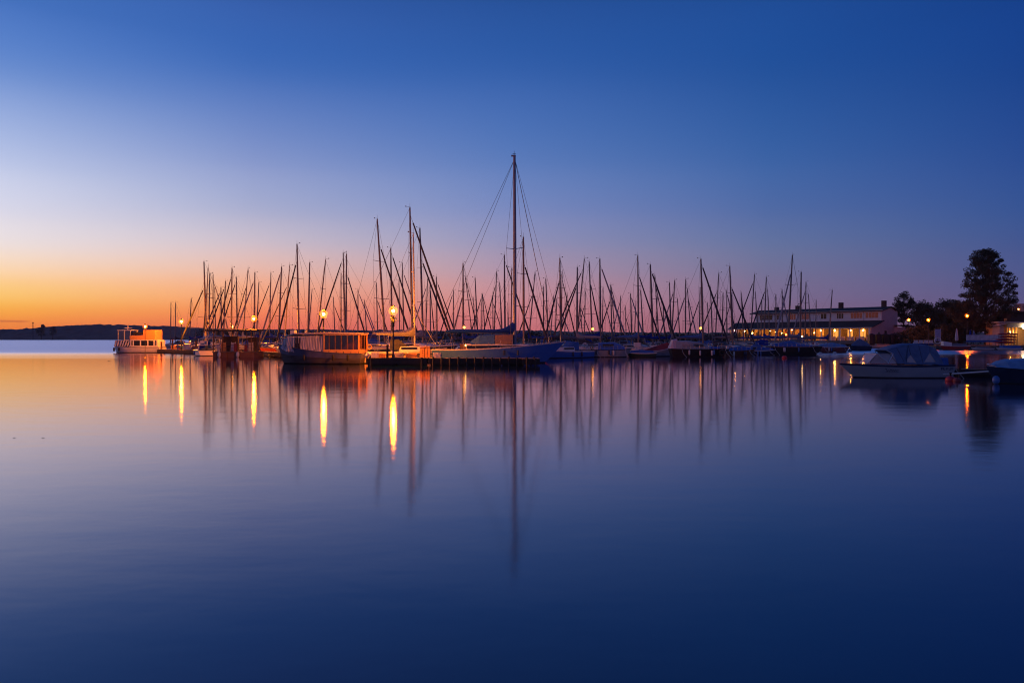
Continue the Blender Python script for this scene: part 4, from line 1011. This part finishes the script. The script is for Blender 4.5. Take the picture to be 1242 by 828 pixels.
# ------------------------------------------------------------------ canopy motor boat on the right
def canopy_boat():
    D = 45.6; k = D / F; px0, px1 = 1018, 1148; mid = (px0 + px1) / 2
    t = thing('motor_boat', 'white open motor boat under a navy canopy with triangular clear windows', 'motor boat', (X(mid, D), D, 0), PI)
    L = (px1 - px0) * k
    hull(L, 2.15, .76, .82, .13, .01, .86, draft=.3, n=22, full=2.4, stripe=.06).build('hull', [mat('cool grey gelcoat', (.33, .4, .44), .3, var=.05), antifoul, deckm, navyhull], t)
    def lx(px): return -(px - mid) * k
    def P(px, py, sg, out=0.):
        z = Z(py, D); y = .98 - .3 * (z - .78); return (lx(px), sg * (y + out), z)
    def z_(py): return Z(py, D)
    fab = MB()
    # side cloth: strips between the triangular openings (sg +1 faces the camera because the boat is turned round)
    sides = [
        [(1068, 424.8), (1080, 421), (1091, 440.3), (1078.5, 440.3), (1075, 428.5)],
        [(1080, 421), (1094.5, 418), (1096, 430), (1087, 438.5), (1090, 440.3)],
        [(1094.5, 418), (1107, 418.3), (1109, 440.3), (1101.5, 439.5), (1096, 430)],
        [(1107, 418.3), (1120, 420), (1119.2, 427), (1110.5, 438.5), (1109, 440.3)],
        [(1120, 420), (1127, 423), (1133.5, 440.3), (1124.5, 438.5), (1119.2, 427)],
        [(1087, 438.5), (1101.5, 439.5), (1109, 440.3), (1110.5, 438.5), (1124.5, 438.5), (1133.5, 440.3), (1133.5, 441), (1087, 441)],
    ]
    for poly in sides:
        for sg in (1, -1):
            q = [P(a, b, sg) for a, b in poly]
            fab.panel(q if sg < 0 else q[::-1], .012)
    top = [(1068, 424.8), (1074, 422.6), (1080, 421), (1087, 419.3), (1094.5, 418), (1107, 418.3), (1114, 419), (1120, 420), (1127, 423), (1130, 430), (1133.5, 440.3)]
    rows = []
    for a, b in top:
        z = z_(b); y = .98 - .3 * (z - .78); cam = .09 if b < 424 else .02
        rows.append([(lx(a), y * math.cos(q), z + cam * math.sin(q)) for q in [PI * j / 8 for j in range(9)]])
    w = 9; vs = [p for r in rows for p in r]
    fab.add(vs, [(i * w + j, i * w + j + 1, (i + 1) * w + j + 1, (i + 1) * w + j) for i in range(len(rows) - 1) for j in range(w - 1)], 0, True)
    cn = fab.build('canopy', canopym, t)
    for poly in ([(1096, 430), (1101.5, 439.5), (1087, 438.5)], [(1119.2, 427), (1124.5, 438.5), (1110.5, 438.5)], [(1075, 428.5), (1078.5, 440.3), (1069, 440.3)]):
        for sg in (1, -1):
            q = [P(a, b, sg, -.01) for a, b in poly]; MB().panel(q if sg < 0 else q[::-1], .006).build('window', vinyl, cn)
    # windscreen with raked frame
    ws = MB(); gl = MB()
    for sg in (1, -1):
        ws.tube(P(1047, 440.5, sg * .6), P(1056, 428.5, sg * .95), .022); ws.tube(P(1056, 428.5, sg * .95), P(1069, 440.3, sg), .02); ws.tube(P(1075, 428.5, sg), P(1067.5, 440.3, sg), .028)
        ws.tube(P(1056, 428.5, sg * .95), P(1075, 428.5, sg), .02)
        q = [P(1049, 440, sg * .62), P(1068, 440, sg), P(1074.5, 429, sg), P(1056, 429, sg * .95)]
        gl.panel(q if sg < 0 else q[::-1], .008)
    ws.tube(P(1056, 428.5, .95), P(1056, 428.5, -.95), .02); ws.tube(P(1047, 440.5, .6), P(1047, 440.5, -.6), .02); ws.tube(P(1075, 428.5, 1), P(1068, 424.8, 1), .02); ws.tube(P(1075, 428.5, -1), P(1068, 424.8, -1), .02)
    gl.panel([P(1048, 440, -.6), P(1048, 440, .6), P(1056, 429, .93), P(1056, 429, -.93)], .008)
    ws.build('windscreen_frame', steel, t); gl.build('windscreen', vinyl, t)
    MB().box(lx(1112), lx(1104), -.7, .7, .5, 1.05).box(lx(1085), lx(1080), .2, .8, .5, 1.15).build('seat', tarpg, t)
    e = MB(); e.cabin([(lx(1147.5), .28, .22, .7, 1.12), (lx(1140), .36, .3, .72, 1.12), (lx(1134), .36, .3, .72, .95)]); e.build('engine_cover', tarpb, t)
    MB().lathe((lx(1132), .7, .8), [(.05, 0), (.05, .06), (.03, .12)], 8).build('cleat', whitep, t)
    sm = MB()
    for a, b in (((1068, 424.8), (1078.5, 440.3)), ((1080, 421), (1087, 438.5)), ((1094.5, 418), (1096, 430)), ((1107, 418.3), (1109, 440.3)), ((1120, 420), (1119.2, 427))):
        for sg in (1, -1): sm.tube(P(*a, sg, .012), P(*b, sg, .012), .012, None, 5)
    sm.build('seam', navyhull, cn)
    gr = MB()
    for sg in (1, -1):
        gr.path([P(1022, 440, sg * .2), P(1024, 436.5, sg * .22), P(1040, 435.8, sg * .62), P(1046, 440, sg * .68)], .014, 5)
    gr.build('bow_rail', steel, t)
    MB().path([P(1147, 442, .6), P(1150, 450, .9), P(1153, 459, 1.2)], .012, 5).build('mooring_line', fend, t)
    # name in flowing script and registration letters on the near side
    s = MB(); o = lx(1063)
    pts = []
    for i in range(46):
        f = i / 45; u = f * 15 * 1.05 * k * 1.
        pts.append((o - u, 1.075 - .0, .42 + .05 * math.sin(f * 34) * (1 - .45 * f) + (.1 if f < .12 else .05 if .42 < f < .5 else 0) + .03 * f))
    s.path(pts, .012, 4); s.path([(o + .02, 1.072, .37), (o - .75, 1.076, .36)], .009, 4)
    s.build('boat_name', navyhull, t)
    r = MB(); x = lx(1130)
    for i, g in enumerate('|-|. |- .|-| |'):
        xx = x - .058 * i
        if g == '|': r.box(xx - .012, xx + .012, 1.045, 1.06, .47, .6)
        if g == '-': r.box(xx - .03, xx + .03, 1.045, 1.06, .53, .56); r.box(xx - .03, xx + .03, 1.045, 1.06, .585, .605)
        if g == '.': r.box(xx - .03, xx + .03, 1.045, 1.06, .47, .5); r.box(xx - .03, xx + .03, 1.045, 1.06, .54, .56)
    r.build('registration', navyhull, t)
canopy_boat()

# mooring buoys
def buoy(label, px, py, r, m, group='mooring buoys'):
    D = EYE * F / (py - HY); b = MB(); b.ball((0, 0, r * .25), r, 14, 0, .8); b.lathe((0, 0, r), [(r * .18, -.05), (r * .16, .12), (r * .28, .14), (r * .28, .18)], 8, 1)
    return tag(b.build('mooring_buoy', [m, rubber], None, (X(px, D), D, 0)), label, 'buoy', group)
buoy('red mooring buoy floating by the stern of the canopy boat', 1153, 462, .26, redp)
buoy('flattened dark red buoy just right of the one at the canopy boat stern', 1161, 462.5, .2, mat('dark red plastic', (.2, .03, .04), .5))
buoy('faint red buoy floating out in front of the long dark boat', 951.5, 434.5, .3, redp)
buoy('white buoy left of two, floating above the left lamp streak off the restaurant', 995, 429.3, .28, whitep)
buoy('small white buoy on the brightest lamp streak, bow side of the canopy boat', 1012.5, 429, .3, whitep)
buoy('dark buoy with a pale top, beyond the bow of the canopy boat', 1030.5, 426.5, .35, navyhull)
buoy('low white mooring ball right beside the long dark boat bow', 994.5, 427.5, .26, fend)

# covered boat at the right edge, jetty and spar behind it
def covered_boat():
    D = 39.5; k = D / F; px0, px1 = 1196, 1318; mid = (px0 + px1) / 2
    t = thing('covered_boat', 'dark navy boat under a bright blue tarpaulin with blue fenders, nearest boat on the right', 'motor boat', (X(mid, D), D, 0), PI)
    L = (px1 - px0) * k
    hull(L, 2.1, .72, .86, .1, .02, .85, full=2.6, stripe=.05, n=20).build('hull', [navyhull, antifoul, deckm, navyhull], t)
    def lx(px): return -(px - mid) * k
    MB().cabin([(lx(1316), .9, .6, .68, 1.1), (lx(1260), 1.05, .8, .7, 1.25), (lx(1225), 1.0, .65, .74, 1.2), (lx(1214), .8, .45, .78, 1.12), (lx(1203), .42, .15, .82, .95)]).build('tarpaulin', tarpl, t)
    for px, z in ((1199, .1), (1239, .05)): MB().ball((lx(px), .62 if px < 1210 else 1.15, z + .1), .17, 12, 0, 1.25).build('fender', fendb, t)
    MB().path([(lx(1203), .3, .86), (lx(1199), .1, .95), (lx(1199), -.1, .95), (lx(1203), -.3, .86)], .02).build('bow_rail', steel, t)
covered_boat()
D = 47.
jetty('narrow low footbridge behind the canopy boat stern at the right edge', (X(1150, D), D), (X(1330, D), D), .8, .45, group=None, piles=4)
m = MB().tube((X(1150, 44), 44.5, .22), (X(1201, 42), 42., .5), .05, .04, 8)
tag(m.build('mooring_spar', whitep), 'pale wooden spar lying over the water between the canopy boat and the navy boat', 'spar')

# ------------------------------------------------------------------ restaurant
def restaurant():
    A = Vector((100., 215., .85)); u = Vector((-.646, .764, 0)); v = Vector((.764, .646, 0))
    t = thing('restaurant', 'long two-storey white restaurant with lit veranda and dark roofs on the far quay', 'building', A, math.atan2(u.y, u.x))
    # local x runs along the front to the left end; the back lies at negative local y
    W, Dp = 39., 9.; zu0, zu1 = 6.2, 9.1
    wallm = mat('white render', (.8, .77, .78), .85, var=.08, scale=.6); pinkm = mat('pale gable render', (.68, .5, .54), .85, var=.1, scale=.6); roofm = mat('dark roof tiles', (.035, .03, .032), .8, var=.3, stretch=(1, 6, 6))
    MB().box(.02, W, -Dp, 0, 4.6, zu1).build('upper_wall', wallm, t)
    g = MB(); g.panel([(0, -Dp, 0), (0, 6.4, 0), (0, 6.4, 4.3), (0, .3, 6.2), (0, .3, zu1 - .05), (0, -Dp / 2, zu1 + 1.1), (0, -Dp, zu1 - .4)], .25); g.build('gable_wall', pinkm, t)
    r = MB(); r.panel([(-.5, .9, zu1 - .02), (W + 1.5, .9, zu1 - .02), (W + 1.5, -Dp / 2, zu1 + 1.15), (-.5, -Dp / 2, zu1 + 1.15)], .22); r.panel([(-.5, -Dp / 2, zu1 + 1.15), (W + 1.5, -Dp / 2, zu1 + 1.15), (W + 1.5, -Dp - .8, zu1 - .02), (-.5, -Dp - .8, zu1 - .02)], .22)
    ro = r.build('roof', roofm, t)
    for x, h in ((1.2, 1.7), (27., 1.1), (13.5, 1.6), (34, .9)): MB().box(x, x + 1.0, -Dp / 2 - .6, -Dp / 2 + .5, zu1 + .8, zu1 + 1.1 + h).build('chimney', mat('soot brick', (.08, .05, .045), .9), ro)
    lr = MB(); lr.panel([(-.6, 0.02, 6.2), (-.6, 7., 4.35), (44., 7., 4.35), (46., 0.02, 6.2)], -.2); lr.panel([(46, .02, 6.2), (44, 7., 4.35), (47.5, 3, 4.35), (48.5, -6, 4.6)], .2)
    lr.build('veranda_roof', roofm, t)
    redw = mat('curtained lit window', (.12, .035, .03), .75, spec=.15, emit=(1, .26, .2), estr=.06); dkw = winm
    for i, (a, b, lit) in enumerate(((1.2, 4.6, 1), (5.6, 8.8, 0), (11., 12.8, 0), (16, 17.6, 0), (21.4, 23.6, 1), (25.6, 28., 1), (30.4, 31.6, 0), (33.2, 37.4, 0))):
        for s0, s1 in ([(a, (a + b) / 2 - .06), ((a + b) / 2 + .06, b)] if b - a > 1.7 else [(a, b)]):
            w = MB().box(s0, s1, .003, .05, zu0 + .9, zu1 - .55).build('window', redw if lit or i in (1,) else dkw, t)
            fm = MB(); fm.box(s0 - .08, s1 + .08, .004, .08, zu0 + .78, zu0 + .9).box((s0 + s1) / 2 - .04, (s0 + s1) / 2 + .04, .05, .075, zu0 + .9, zu1 - .55); fm.build('frame', wallm, w)
    # lit veranda: back wall, floor, columns, tables inside, pendant lamps
    warm = mat('ochre plaster', (.55, .36, .16), .8, var=.25, scale=.5)
    MB().box(16.8, 45, -.3, 0.0, .9, 4.6).build('veranda_wall', warm, t)
    MB().box(.3, 16.75, -.3, 0.0, .9, 4.6).box(.3, 16.75, 2.1, 2.2, .9, 1.6).build('dark_wall', mat('brown boards', (.1, .06, .04), .8, var=.3), t)
    for x in (1.2, 4.6, 8.2, 12.4): MB().box(x, x + 1.5, .003, .06, 1.7, 3.9).build('window', mat('amber lit window', (.4, .25, .1), .4, emit=(1, .5, .12), estr=.5), t)
    MB().box(-.4, 44.5, 0.01, 7., .0, .9).build('terrace', mat('terrace stone', (.15, .14, .13), .85), t)
    MB().box(.3, 44., .3, 6.9, 4.15, 4.25).build('ceiling', mat('ceiling boards', (.4, .28, .15), .7), t)
    for i in range(17):
        x = .2 + i * 2.7
        MB().box(x, x + (.22 if i % 3 else .34), 6.55, 6.8, .9, 4.3).build('column', brownp if i > 5 else wallm, t)
    for i in range(6):
        x = .6 + i * 2.7; MB().box(x, x + 2.2, 3.4, 3.52, .9, 2.).build('parapet', pinkm, t)
    for i in range(14):
        x = 18.6 + i * 1.85; m = MB(); m.box(x, x + .12, 6.5, 6.56, 1.8, 4.15); m.box(x - .9, x + .9, 6.5, 6.56, 1.75, 1.82); m.build('glazing_bar', brownp, t)
    for i, (x, on) in enumerate(((17.6, 1), (19.8, 1), (22.3, 0), (24.6, 1), (27.2, 1), (28.5, 1), (31.7, 1), (33.9, 0), (36.2, 1), (38.3, 1), (39.6, 1), (42.4, 1))):
        MB().box(x - .5, x + .5, 2.8, 3.8, 1.6, 1.66).box(x - .05, x + .05, 3.25, 3.35, .9, 1.6).build('table', darkwood, t)
        MB().box(x + .9, x + 1.3, 1.5, 1.9, .9, 2.5 + .4 * (i % 3)).build('cupboard', darkwood, t)
        MB().ball((x + .4, 3. + 1.1 * (i % 3), 3.1 + .3 * (i % 4)), .09 + .035 * (i % 3), 10).build('pendant_lamp', lamp_wall, t) if on else None
    for px, yl in ((995.5, 2.4), (1012.5, 2.4), (1031.5, 2.4), (1047, 2.4)):
        # where the sight line meets the plane of the lamps (a real position on the veranda front)
        n_ = -v; q = A + n_ * yl; d = Vector(((px - CX) / F, 1, 0)); s_ = (q - Vector((0, 0, 0))).dot(n_) / d.dot(n_); w = d * s_ - A
        x = w.dot(u); MB().ball((x, yl, 3.75), .17, 12).build('wall_lamp', lamp_wall, t); MB().box(x - .04, x + .04, yl - .03, yl + .03, .9, 3.5).build('lamp_arm', postm, t)
    MB().ball((24.5, 6.9, 2.6), .13, 10).build('terrace_lamp', lamp_na, t)
    rl = MB()
    for z in (1.3, 1.75): rl.box(17, 44.4, 6.9, 6.95, z, z + .06)
    for i in range(56): rl.box(17 + i * .49, 17.05 + i * .49, 6.9, 6.94, .9, 1.8)
    rl.build('terrace_rail', wallm, t)
    MB().box(-.5, W + 1.4, .95, 1.07, zu1 - .02, zu1 + .12).build('gutter', paleal, t)
    MB().box(-.6, 44, 7.02, 7.12, 4.3, 4.45).build('eaves_board', wallm, t)
    for x in (5.1, 14.7, 24.6, 32.4): MB().box(x, x + .1, .01, .1, 6.2, zu1).build('downpipe', paleal, t)
    # annex with outside stair behind the gable
    MB().box(-3.2, -.02, -Dp - 5, -Dp + 2, 0, 4.6).build('annex', pinkm, t)
    MB().panel([(-3.6, -Dp - 5.3, 4.7), (.1, -Dp - 5.3, 4.7), (.1, -Dp + 2.3, 5.), (-3.6, -Dp + 2.3, 5.)], .2).build('annex_roof', roofm, t)
    MB().box(-3.26, -3.2, -Dp - 2.6, -Dp - .6, 2.2, 3.5).build('window', winm, t)
    MB().box(-.06, -.0, -2.4, -1.2, 2., 3.6).box(-.06, 0, 1.6, 2.6, 1.8, 3.2).build('window', winm, t)
    MB().tube((-1.9, -1.4, 10.2), (-1.9, -1.4, 10.2), .05).build('bracket', postm, t) if False else None
    MB().torus((25.2, -1.5, 11.3), .5, .09, 'y').tube((25.2, -1.5, 9.6), (25.2, -1.5, 11.2), .07).build('satellite_dish', postm, ro)
restaurant()

# ------------------------------------------------------------------ things on the right-hand quay
ZL = .85
for i, px in enumerate((1057, 1065.5, 1074, 1082.5)):
    D = 206.; m = MB(); m.cabin([(-.75, .7, .6, 0, 2.55), (0, .75, .65, 0, 2.75), (.75, .7, .6, 0, 2.5)]); m.box(-.8, .8, -.8, .8, -.02, .15)
    tag(m.build('covered_stack', mat('black plastic sheet', (.012, .013, .018), .5, bump=.4), None, (X(px, D), D, ZL)), ('leftmost', 'second', 'third', 'rightmost')[i] + ' of the tall black covered stacks below the restaurant gable', 'covered stack', 'black covered stacks on the quay')
for i, px in enumerate((1110.5, 1116.5, 1122.5, 1128.5)):
    D = 171.; t = thing('pedal_boat', ('leftmost', 'second from left', 'third from left', 'rightmost')[i] + ' of the blue pedal boats drawn up below the street lamps', 'pedal boat', (X(px, D), D, ZL), R(70), 'blue pedal boats on the quay')
    hull(2.6, 1., .5, .8, .1, .02, .9).build('hull', [bluefloat, navyhull, bluefloat, white], t)
    MB().box(-.6, -.45, -.4, .4, .45, 1.1).box(-.45, 0, -.4, .4, .45, .62).build('seat', whitep, t)
D = 168.
t = thing('banner', 'tall pale lilac banner standing on the quay between bushes', 'banner', (X(1137.5, D), D, ZL)); MB().box(-.58, .58, -.03, .03, .9, 3.4).build('cloth', mat('lilac banner cloth', (.4, .36, .55), .8), t)
for s in (-.62, .62): MB().tube((s, 0, 0), (s, 0, 3.5), .04).build('pole', steel, t)
t = thing('lifebuoy_stand', 'white ring lifebuoy on a stand in front of the lilac banner', 'lifebuoy', (X(1137, 165), 165, ZL)); MB().torus((0, -.08, 1.), .62, .13).build('ring', whitep, t); MB().tube((0, 0, 0), (0, 0, 1.9), .05).build('post', postm, t)
for i, (px, h) in enumerate(((1160.3, 3.6), (1173.5, 3.3), (1181, 3.2))):
    D = 169.; t = thing('parasol', ('folded white and blue parasol left of the street lamp at the big tree', 'folded blue parasol directly beneath the street lamp at the big tree', 'folded blue parasol right of the street lamp at the big tree')[i], 'parasol', (X(px, D), D - (1 if i == 1 else 0), ZL), 0, 'folded parasols on the quay')
    MB().lathe((0, 0, 0), [(.05, 0), (.05, h - 2.6)], 8).build('pole', postm, t)
    MB().lathe((0, 0, h - 2.6), [(.3, 0), (.34, .4), (.24, 1.4), (.1, 2.4), (.03, 2.6)], 9).build('cover', [mat('white parasol cloth', (.5, .5, .58), .8), sailb, tarpb][i], t)
D = 166.; t = thing('banner_fence', 'long white cloth barrier with blue lower edge along the quay, left of the red kayaks', 'fence', (X(1193.5, D), D, ZL)); k = D / F
MB().box(-21.5 * k, 21.5 * k, -.03, .03, 1.1, 2.2).build('cloth', mat('white barrier cloth', (.55, .56, .62), .8, var=.35, scale=1.5), t); MB().box(-21.5 * k, 21.5 * k, -.035, .035, .7, 1.09).build('lower_cloth', tarpb, t)
for i in range(7): MB().tube((-21.5 * k + i * 43 * k / 6, .08, 0), (-21.5 * k + i * 43 * k / 6, .08, 2.3), .04).build('post', postm, t)
KG = 'red kayaks on the rack'
t = thing('kayak_rack', 'dark timber rack holding the stack of red kayaks', 'rack', (X(1222.5, 158), 158, ZL))
for x in (-1.5, 1.5):
    for y in (-.5, .5): MB().tube((x, y, 0), (x, y, 2.5), .05).build('post', darkwood, t)
    for z in (.55, 1.1, 1.65, 2.2): MB().box(x - .04, x + .04, -.5, .5, z - .08, z - .02).build('arm', darkwood, t)
for i, (z, x, w) in enumerate(((2.18, 0, 4.2), (1.63, .1, 4.), (1.08, -.3, 4.8), (.53, -.6, 5.))):
    t = thing('kayak', 'red kayak on the rack, ' + ('topmost of the stack', 'second from the top', 'third from the top', 'lowest and longest of the stack')[i], 'kayak', (X(1222.5, 158) + x, 158, ZL + z), 0, KG)
    MB().loft([[(w * (f - .5), .36 * max(.03, math.sin(PI * f) ** .6) * math.cos(a), .17 + .2 * max(.05, math.sin(PI * f) ** .5) * math.sin(a)) for a in [j * PI / 4 for j in range(8)]] for f in [j / 10 for j in range(11)]], 0, True).build('hull', redp, t)
    MB().torus((0, 0, .36), .3, .03, 'z').build('cockpit_rim', rubber, t)


def quay_boat(label, px0, px1, D, mats, F0, extra=None, cat='boat', rz=0., name='dinghy'):
    t, lx = mboat(name, label, cat, px0, px1, D, 1.8, F0, F0 + .12, mats, 'left', rz)
    if extra: extra(t, lx)
def red_extra(t, lx):
    MB().cabin([(lx(1153), .6, .5, .8, 1.5), (lx(1143), .55, .45, .85, 1.75)]).build('cabin', white, t)
    MB().cabin([(lx(1171), .7, .4, .8, 1.25), (lx(1154), .7, .5, .8, 1.35)]).build('cover', tarpg, t)
quay_boat('red-hulled boat with a small white cabin lying at the quay, left of the barrier', 1140, 1175, 157, [redhull, antifoul, deckm, white], .85, red_extra, 'motor boat', name='motor_boat')
quay_boat('low white dinghy at the quay below the cloth barrier', 1178, 1204, 152, [white, antifoul, deckm, white], .45, lambda t, lx: MB().cabin([(lx(1200), .6, .4, .4, .7), (lx(1184), .5, .3, .4, .75)]).build('cover', tarpg, t))
quay_boat('white boat with a blue cover lying in front of the red kayaks', 1208, 1238, 150, [white, antifoul, deckm, white], .5, lambda t, lx: MB().cabin([(lx(1236), .7, .5, .48, .9), (lx(1214), .6, .4, .48, .95)]).build('cover', tarpb, t))


def kiosk():
    D = 176.; k = D / F; t = thing('kiosk', 'low pavilion with flat roof and warm lit open front at the right edge', 'building', (X(1246, D), D, ZL), 0)
    def lx(px): return (px - 1246) * k
    wallm = mat('pavilion wall', (.36, .33, .36), .8)
    MB().box(lx(1212), lx(1290), 2.5, 5., 0, 4.9).build('back_wall', mat('pavilion ochre', (.5, .33, .15), .8), t)
    MB().box(lx(1212), lx(1218.5), -.1, 2.5, 0, 4.9).build('side_wall', wallm, t)
    MB().box(lx(1208), lx(1292), -.8, 5.2, 4.9, 5.15).build('roof', paleal, t)
    MB().box(lx(1219), lx(1290), -.1, 2.4, 3.9, 4.88).build('fascia', wallm, t)
    for px in (1219, 1223.5, 1227, 1230.5, 1234): MB().box(lx(px), lx(px) + .22, .2, .45, 0, 3.9).build('column', mat('pale timber', (.45, .3, .14), .6), t)
    MB().box(lx(1217.5), lx(1220), -.4, -.15, .2, 5.9).build('pillar', mat('yellow pillar', (.5, .3, .08), .6), t)
    MB().panel([(lx(1206), -1.6, 4.3), (lx(1217), -1.6, 4.75), (lx(1217), .8, 4.75), (lx(1206), .8, 4.3)], .06).build('awning', whitep, t)
    MB().box(lx(1226), lx(1290), 0, 4.8, 5.16, 7.2).build('upper_floor', mat('dark upper floor', (.04, .035, .035), .8), t)
    MB().box(lx(1225), lx(1290), -.6, 5, 7.2, 7.4).build('upper_roof', roofd, t)
    MB().box(lx(1240), lx(1290), .6, 3, 7.4, 9.2).build('tower', wallm, t)
    MB().ball((lx(1241.5), -.3, Z(396.5, D) - ZL), .42, 12).build('front_lamp', emitter('pavilion lamp', (1, .7, .34), 40), t)
    rl = MB()
    for px in range(1226, 1290, 3): rl.tube((lx(px), -.55, 7.4), (lx(px), -.55, 8.3), .03, None, 5)
    rl.tube((lx(1226), -.55, 8.3), (lx(1290), -.55, 8.3), .035, None, 5)
    rl.build('railing', paleal, t)
    MB().ball((lx(1229), .9, 2.9), .16, 10).build('pendant_lamp', lamp_wall, t)
    MB().ball((lx(1233.5), -.5, 7.9), .13, 10).build('roof_lamp', emitter('small red lamp', (1, .25, .06), 30), t)
kiosk()

# trees on the quay
tree('oak_tree', 'big broad dark tree with gaps in its tall crown, behind the street lamp', 1196, 182, ZL, Z(302, 182), [(.12, 4.2, 1.6), (.2, 7.4, .8), (.3, 8.2, .2), (.4, 7.6, -.2), (.5, 6.2, .4), (.62, 5.6, .8), (.74, 5.2, .9), (.86, 3.6, 0), (.985, 1.6, -.6)], leafm, 360, 115, .17, 1.0, 11, .5)
GT = 'trees and bushes along the quay'
tree('pine_tree', 'small flat-topped pine standing behind the restaurant gable', 1096, 226, ZL, Z(354.5, 226), [(.45, 2.6, 0), (.6, 4., .2), (.75, 3.6, .3), (.9, 2., 0), (.98, .9, -.2)], leafp, 60, 150, .17, 1.2, 21, .3, .9)
tree('bushy_tree', 'low bushy tree just right of the pine, behind the two street lamps', 1122, 212, ZL, Z(366, 212), [(.1, 3.4, 0), (.4, 4.6, .3), (.7, 3.6, 0), (.97, 1.6, -.6)], leafm, 112, 140, .2, 1.4, 22, .25, .7, GT)
tree('bushy_tree', 'dense dark tree between the bushy one and the big tree', 1146, 205, ZL, Z(364, 205), [(.08, 4.2, 0), (.4, 5.2, .3), (.7, 4.6, .6), (.97, 2.4, 1.2)], leafm, 130, 140, .2, 1.5, 23, .3, .7, GT)
tree('bushy_tree', 'dark tree filling the gap left of the big tree trunk', 1166, 200, ZL, Z(368, 200), [(.08, 4.0, 0), (.4, 4.8, 0), (.7, 4.2, .3), (.97, 2.2, .6)], leafm, 122, 140, .2, 1.5, 24, .3, .7, GT)
tree('bushy_tree', 'dark tree behind the pavilion, right of the big tree', 1232, 215, ZL, Z(372, 215), [(.08, 5., 0), (.4, 6, 0), (.7, 5, .3), (.97, 2.6, .6)], leafm, 126, 140, .2, 1.6, 25, .3, .7, GT)
for i, (px, D, w, top, lab) in enumerate(((1106, 190, 2.6, 397, 'low rounded bush lit orange under the left street lamp'), (1119, 183, 2.8, 395, 'rounded bush lit orange between the two left street lamps'), (1131, 181, 2.2, 398, 'rounded bush glowing orange right under the middle street lamp'), (1152, 186, 3.4, 394, 'wide bush behind the white and blue parasol'), (1092, 206, 2.2, 404, 'small dark bush at the foot of the restaurant annex'))):
    tree('bush', lab, px, D, ZL, Z(top, D), [(.05, w * .8, 0), (.4, w, 0), (.75, w * .8, .1), (.98, w * .4, 0)], leafm, 26, 130, .15, .95, 40 + i, .1, .6, GT)

def haze():
    m = bpy.data.materials.new('evening haze'); m.use_nodes = True
    nt = m.node_tree; nt.nodes.clear(); o = nt.nodes.new('ShaderNodeOutputMaterial'); v = nt.nodes.new('ShaderNodeVolumePrincipled')
    v.inputs['Color'].default_value = (1., .82, .84, 1); v.inputs['Density'].default_value = HAZE
    nt.links.new(v.outputs[0], o.inputs['Volume'])
    h = MB().box(-2700, 2700, -200, 2500, -5, 48).build('haze', m); h['kind'] = 'stuff'; h['label'] = 'thin evening haze over the lake'
HAZE = .00008
haze()

# ------------------------------------------------------------------ camera and output
cam = bpy.data.cameras.new('camera'); co = bpy.data.objects.new('camera', cam); COL.objects.link(co)
co.location = (0, 0, EYE); co.rotation_euler = (R(90) - math.atan(3 / F), 0, 0)
cam.lens = 28; cam.sensor_width = 36; cam.clip_start = .1; cam.clip_end = 12000
sc.camera = co
sc.view_settings.view_transform = 'Standard'; sc.view_settings.look = 'None'; sc.view_settings.gamma = 1; sc.view_settings.exposure = 0
sc.view_settings.use_curve_mapping = False
sc.render.engine = 'CYCLES'
sc.cycles.use_denoising = True; sc.cycles.filter_width = 1.1
sc.cycles.volume_bounces = 0; sc.cycles.max_bounces = 6; sc.cycles.transparent_max_bounces = 12
sc.cycles.caustics_reflective = True; sc.cycles.caustics_refractive = False
sc.cycles.sample_clamp_indirect = 12
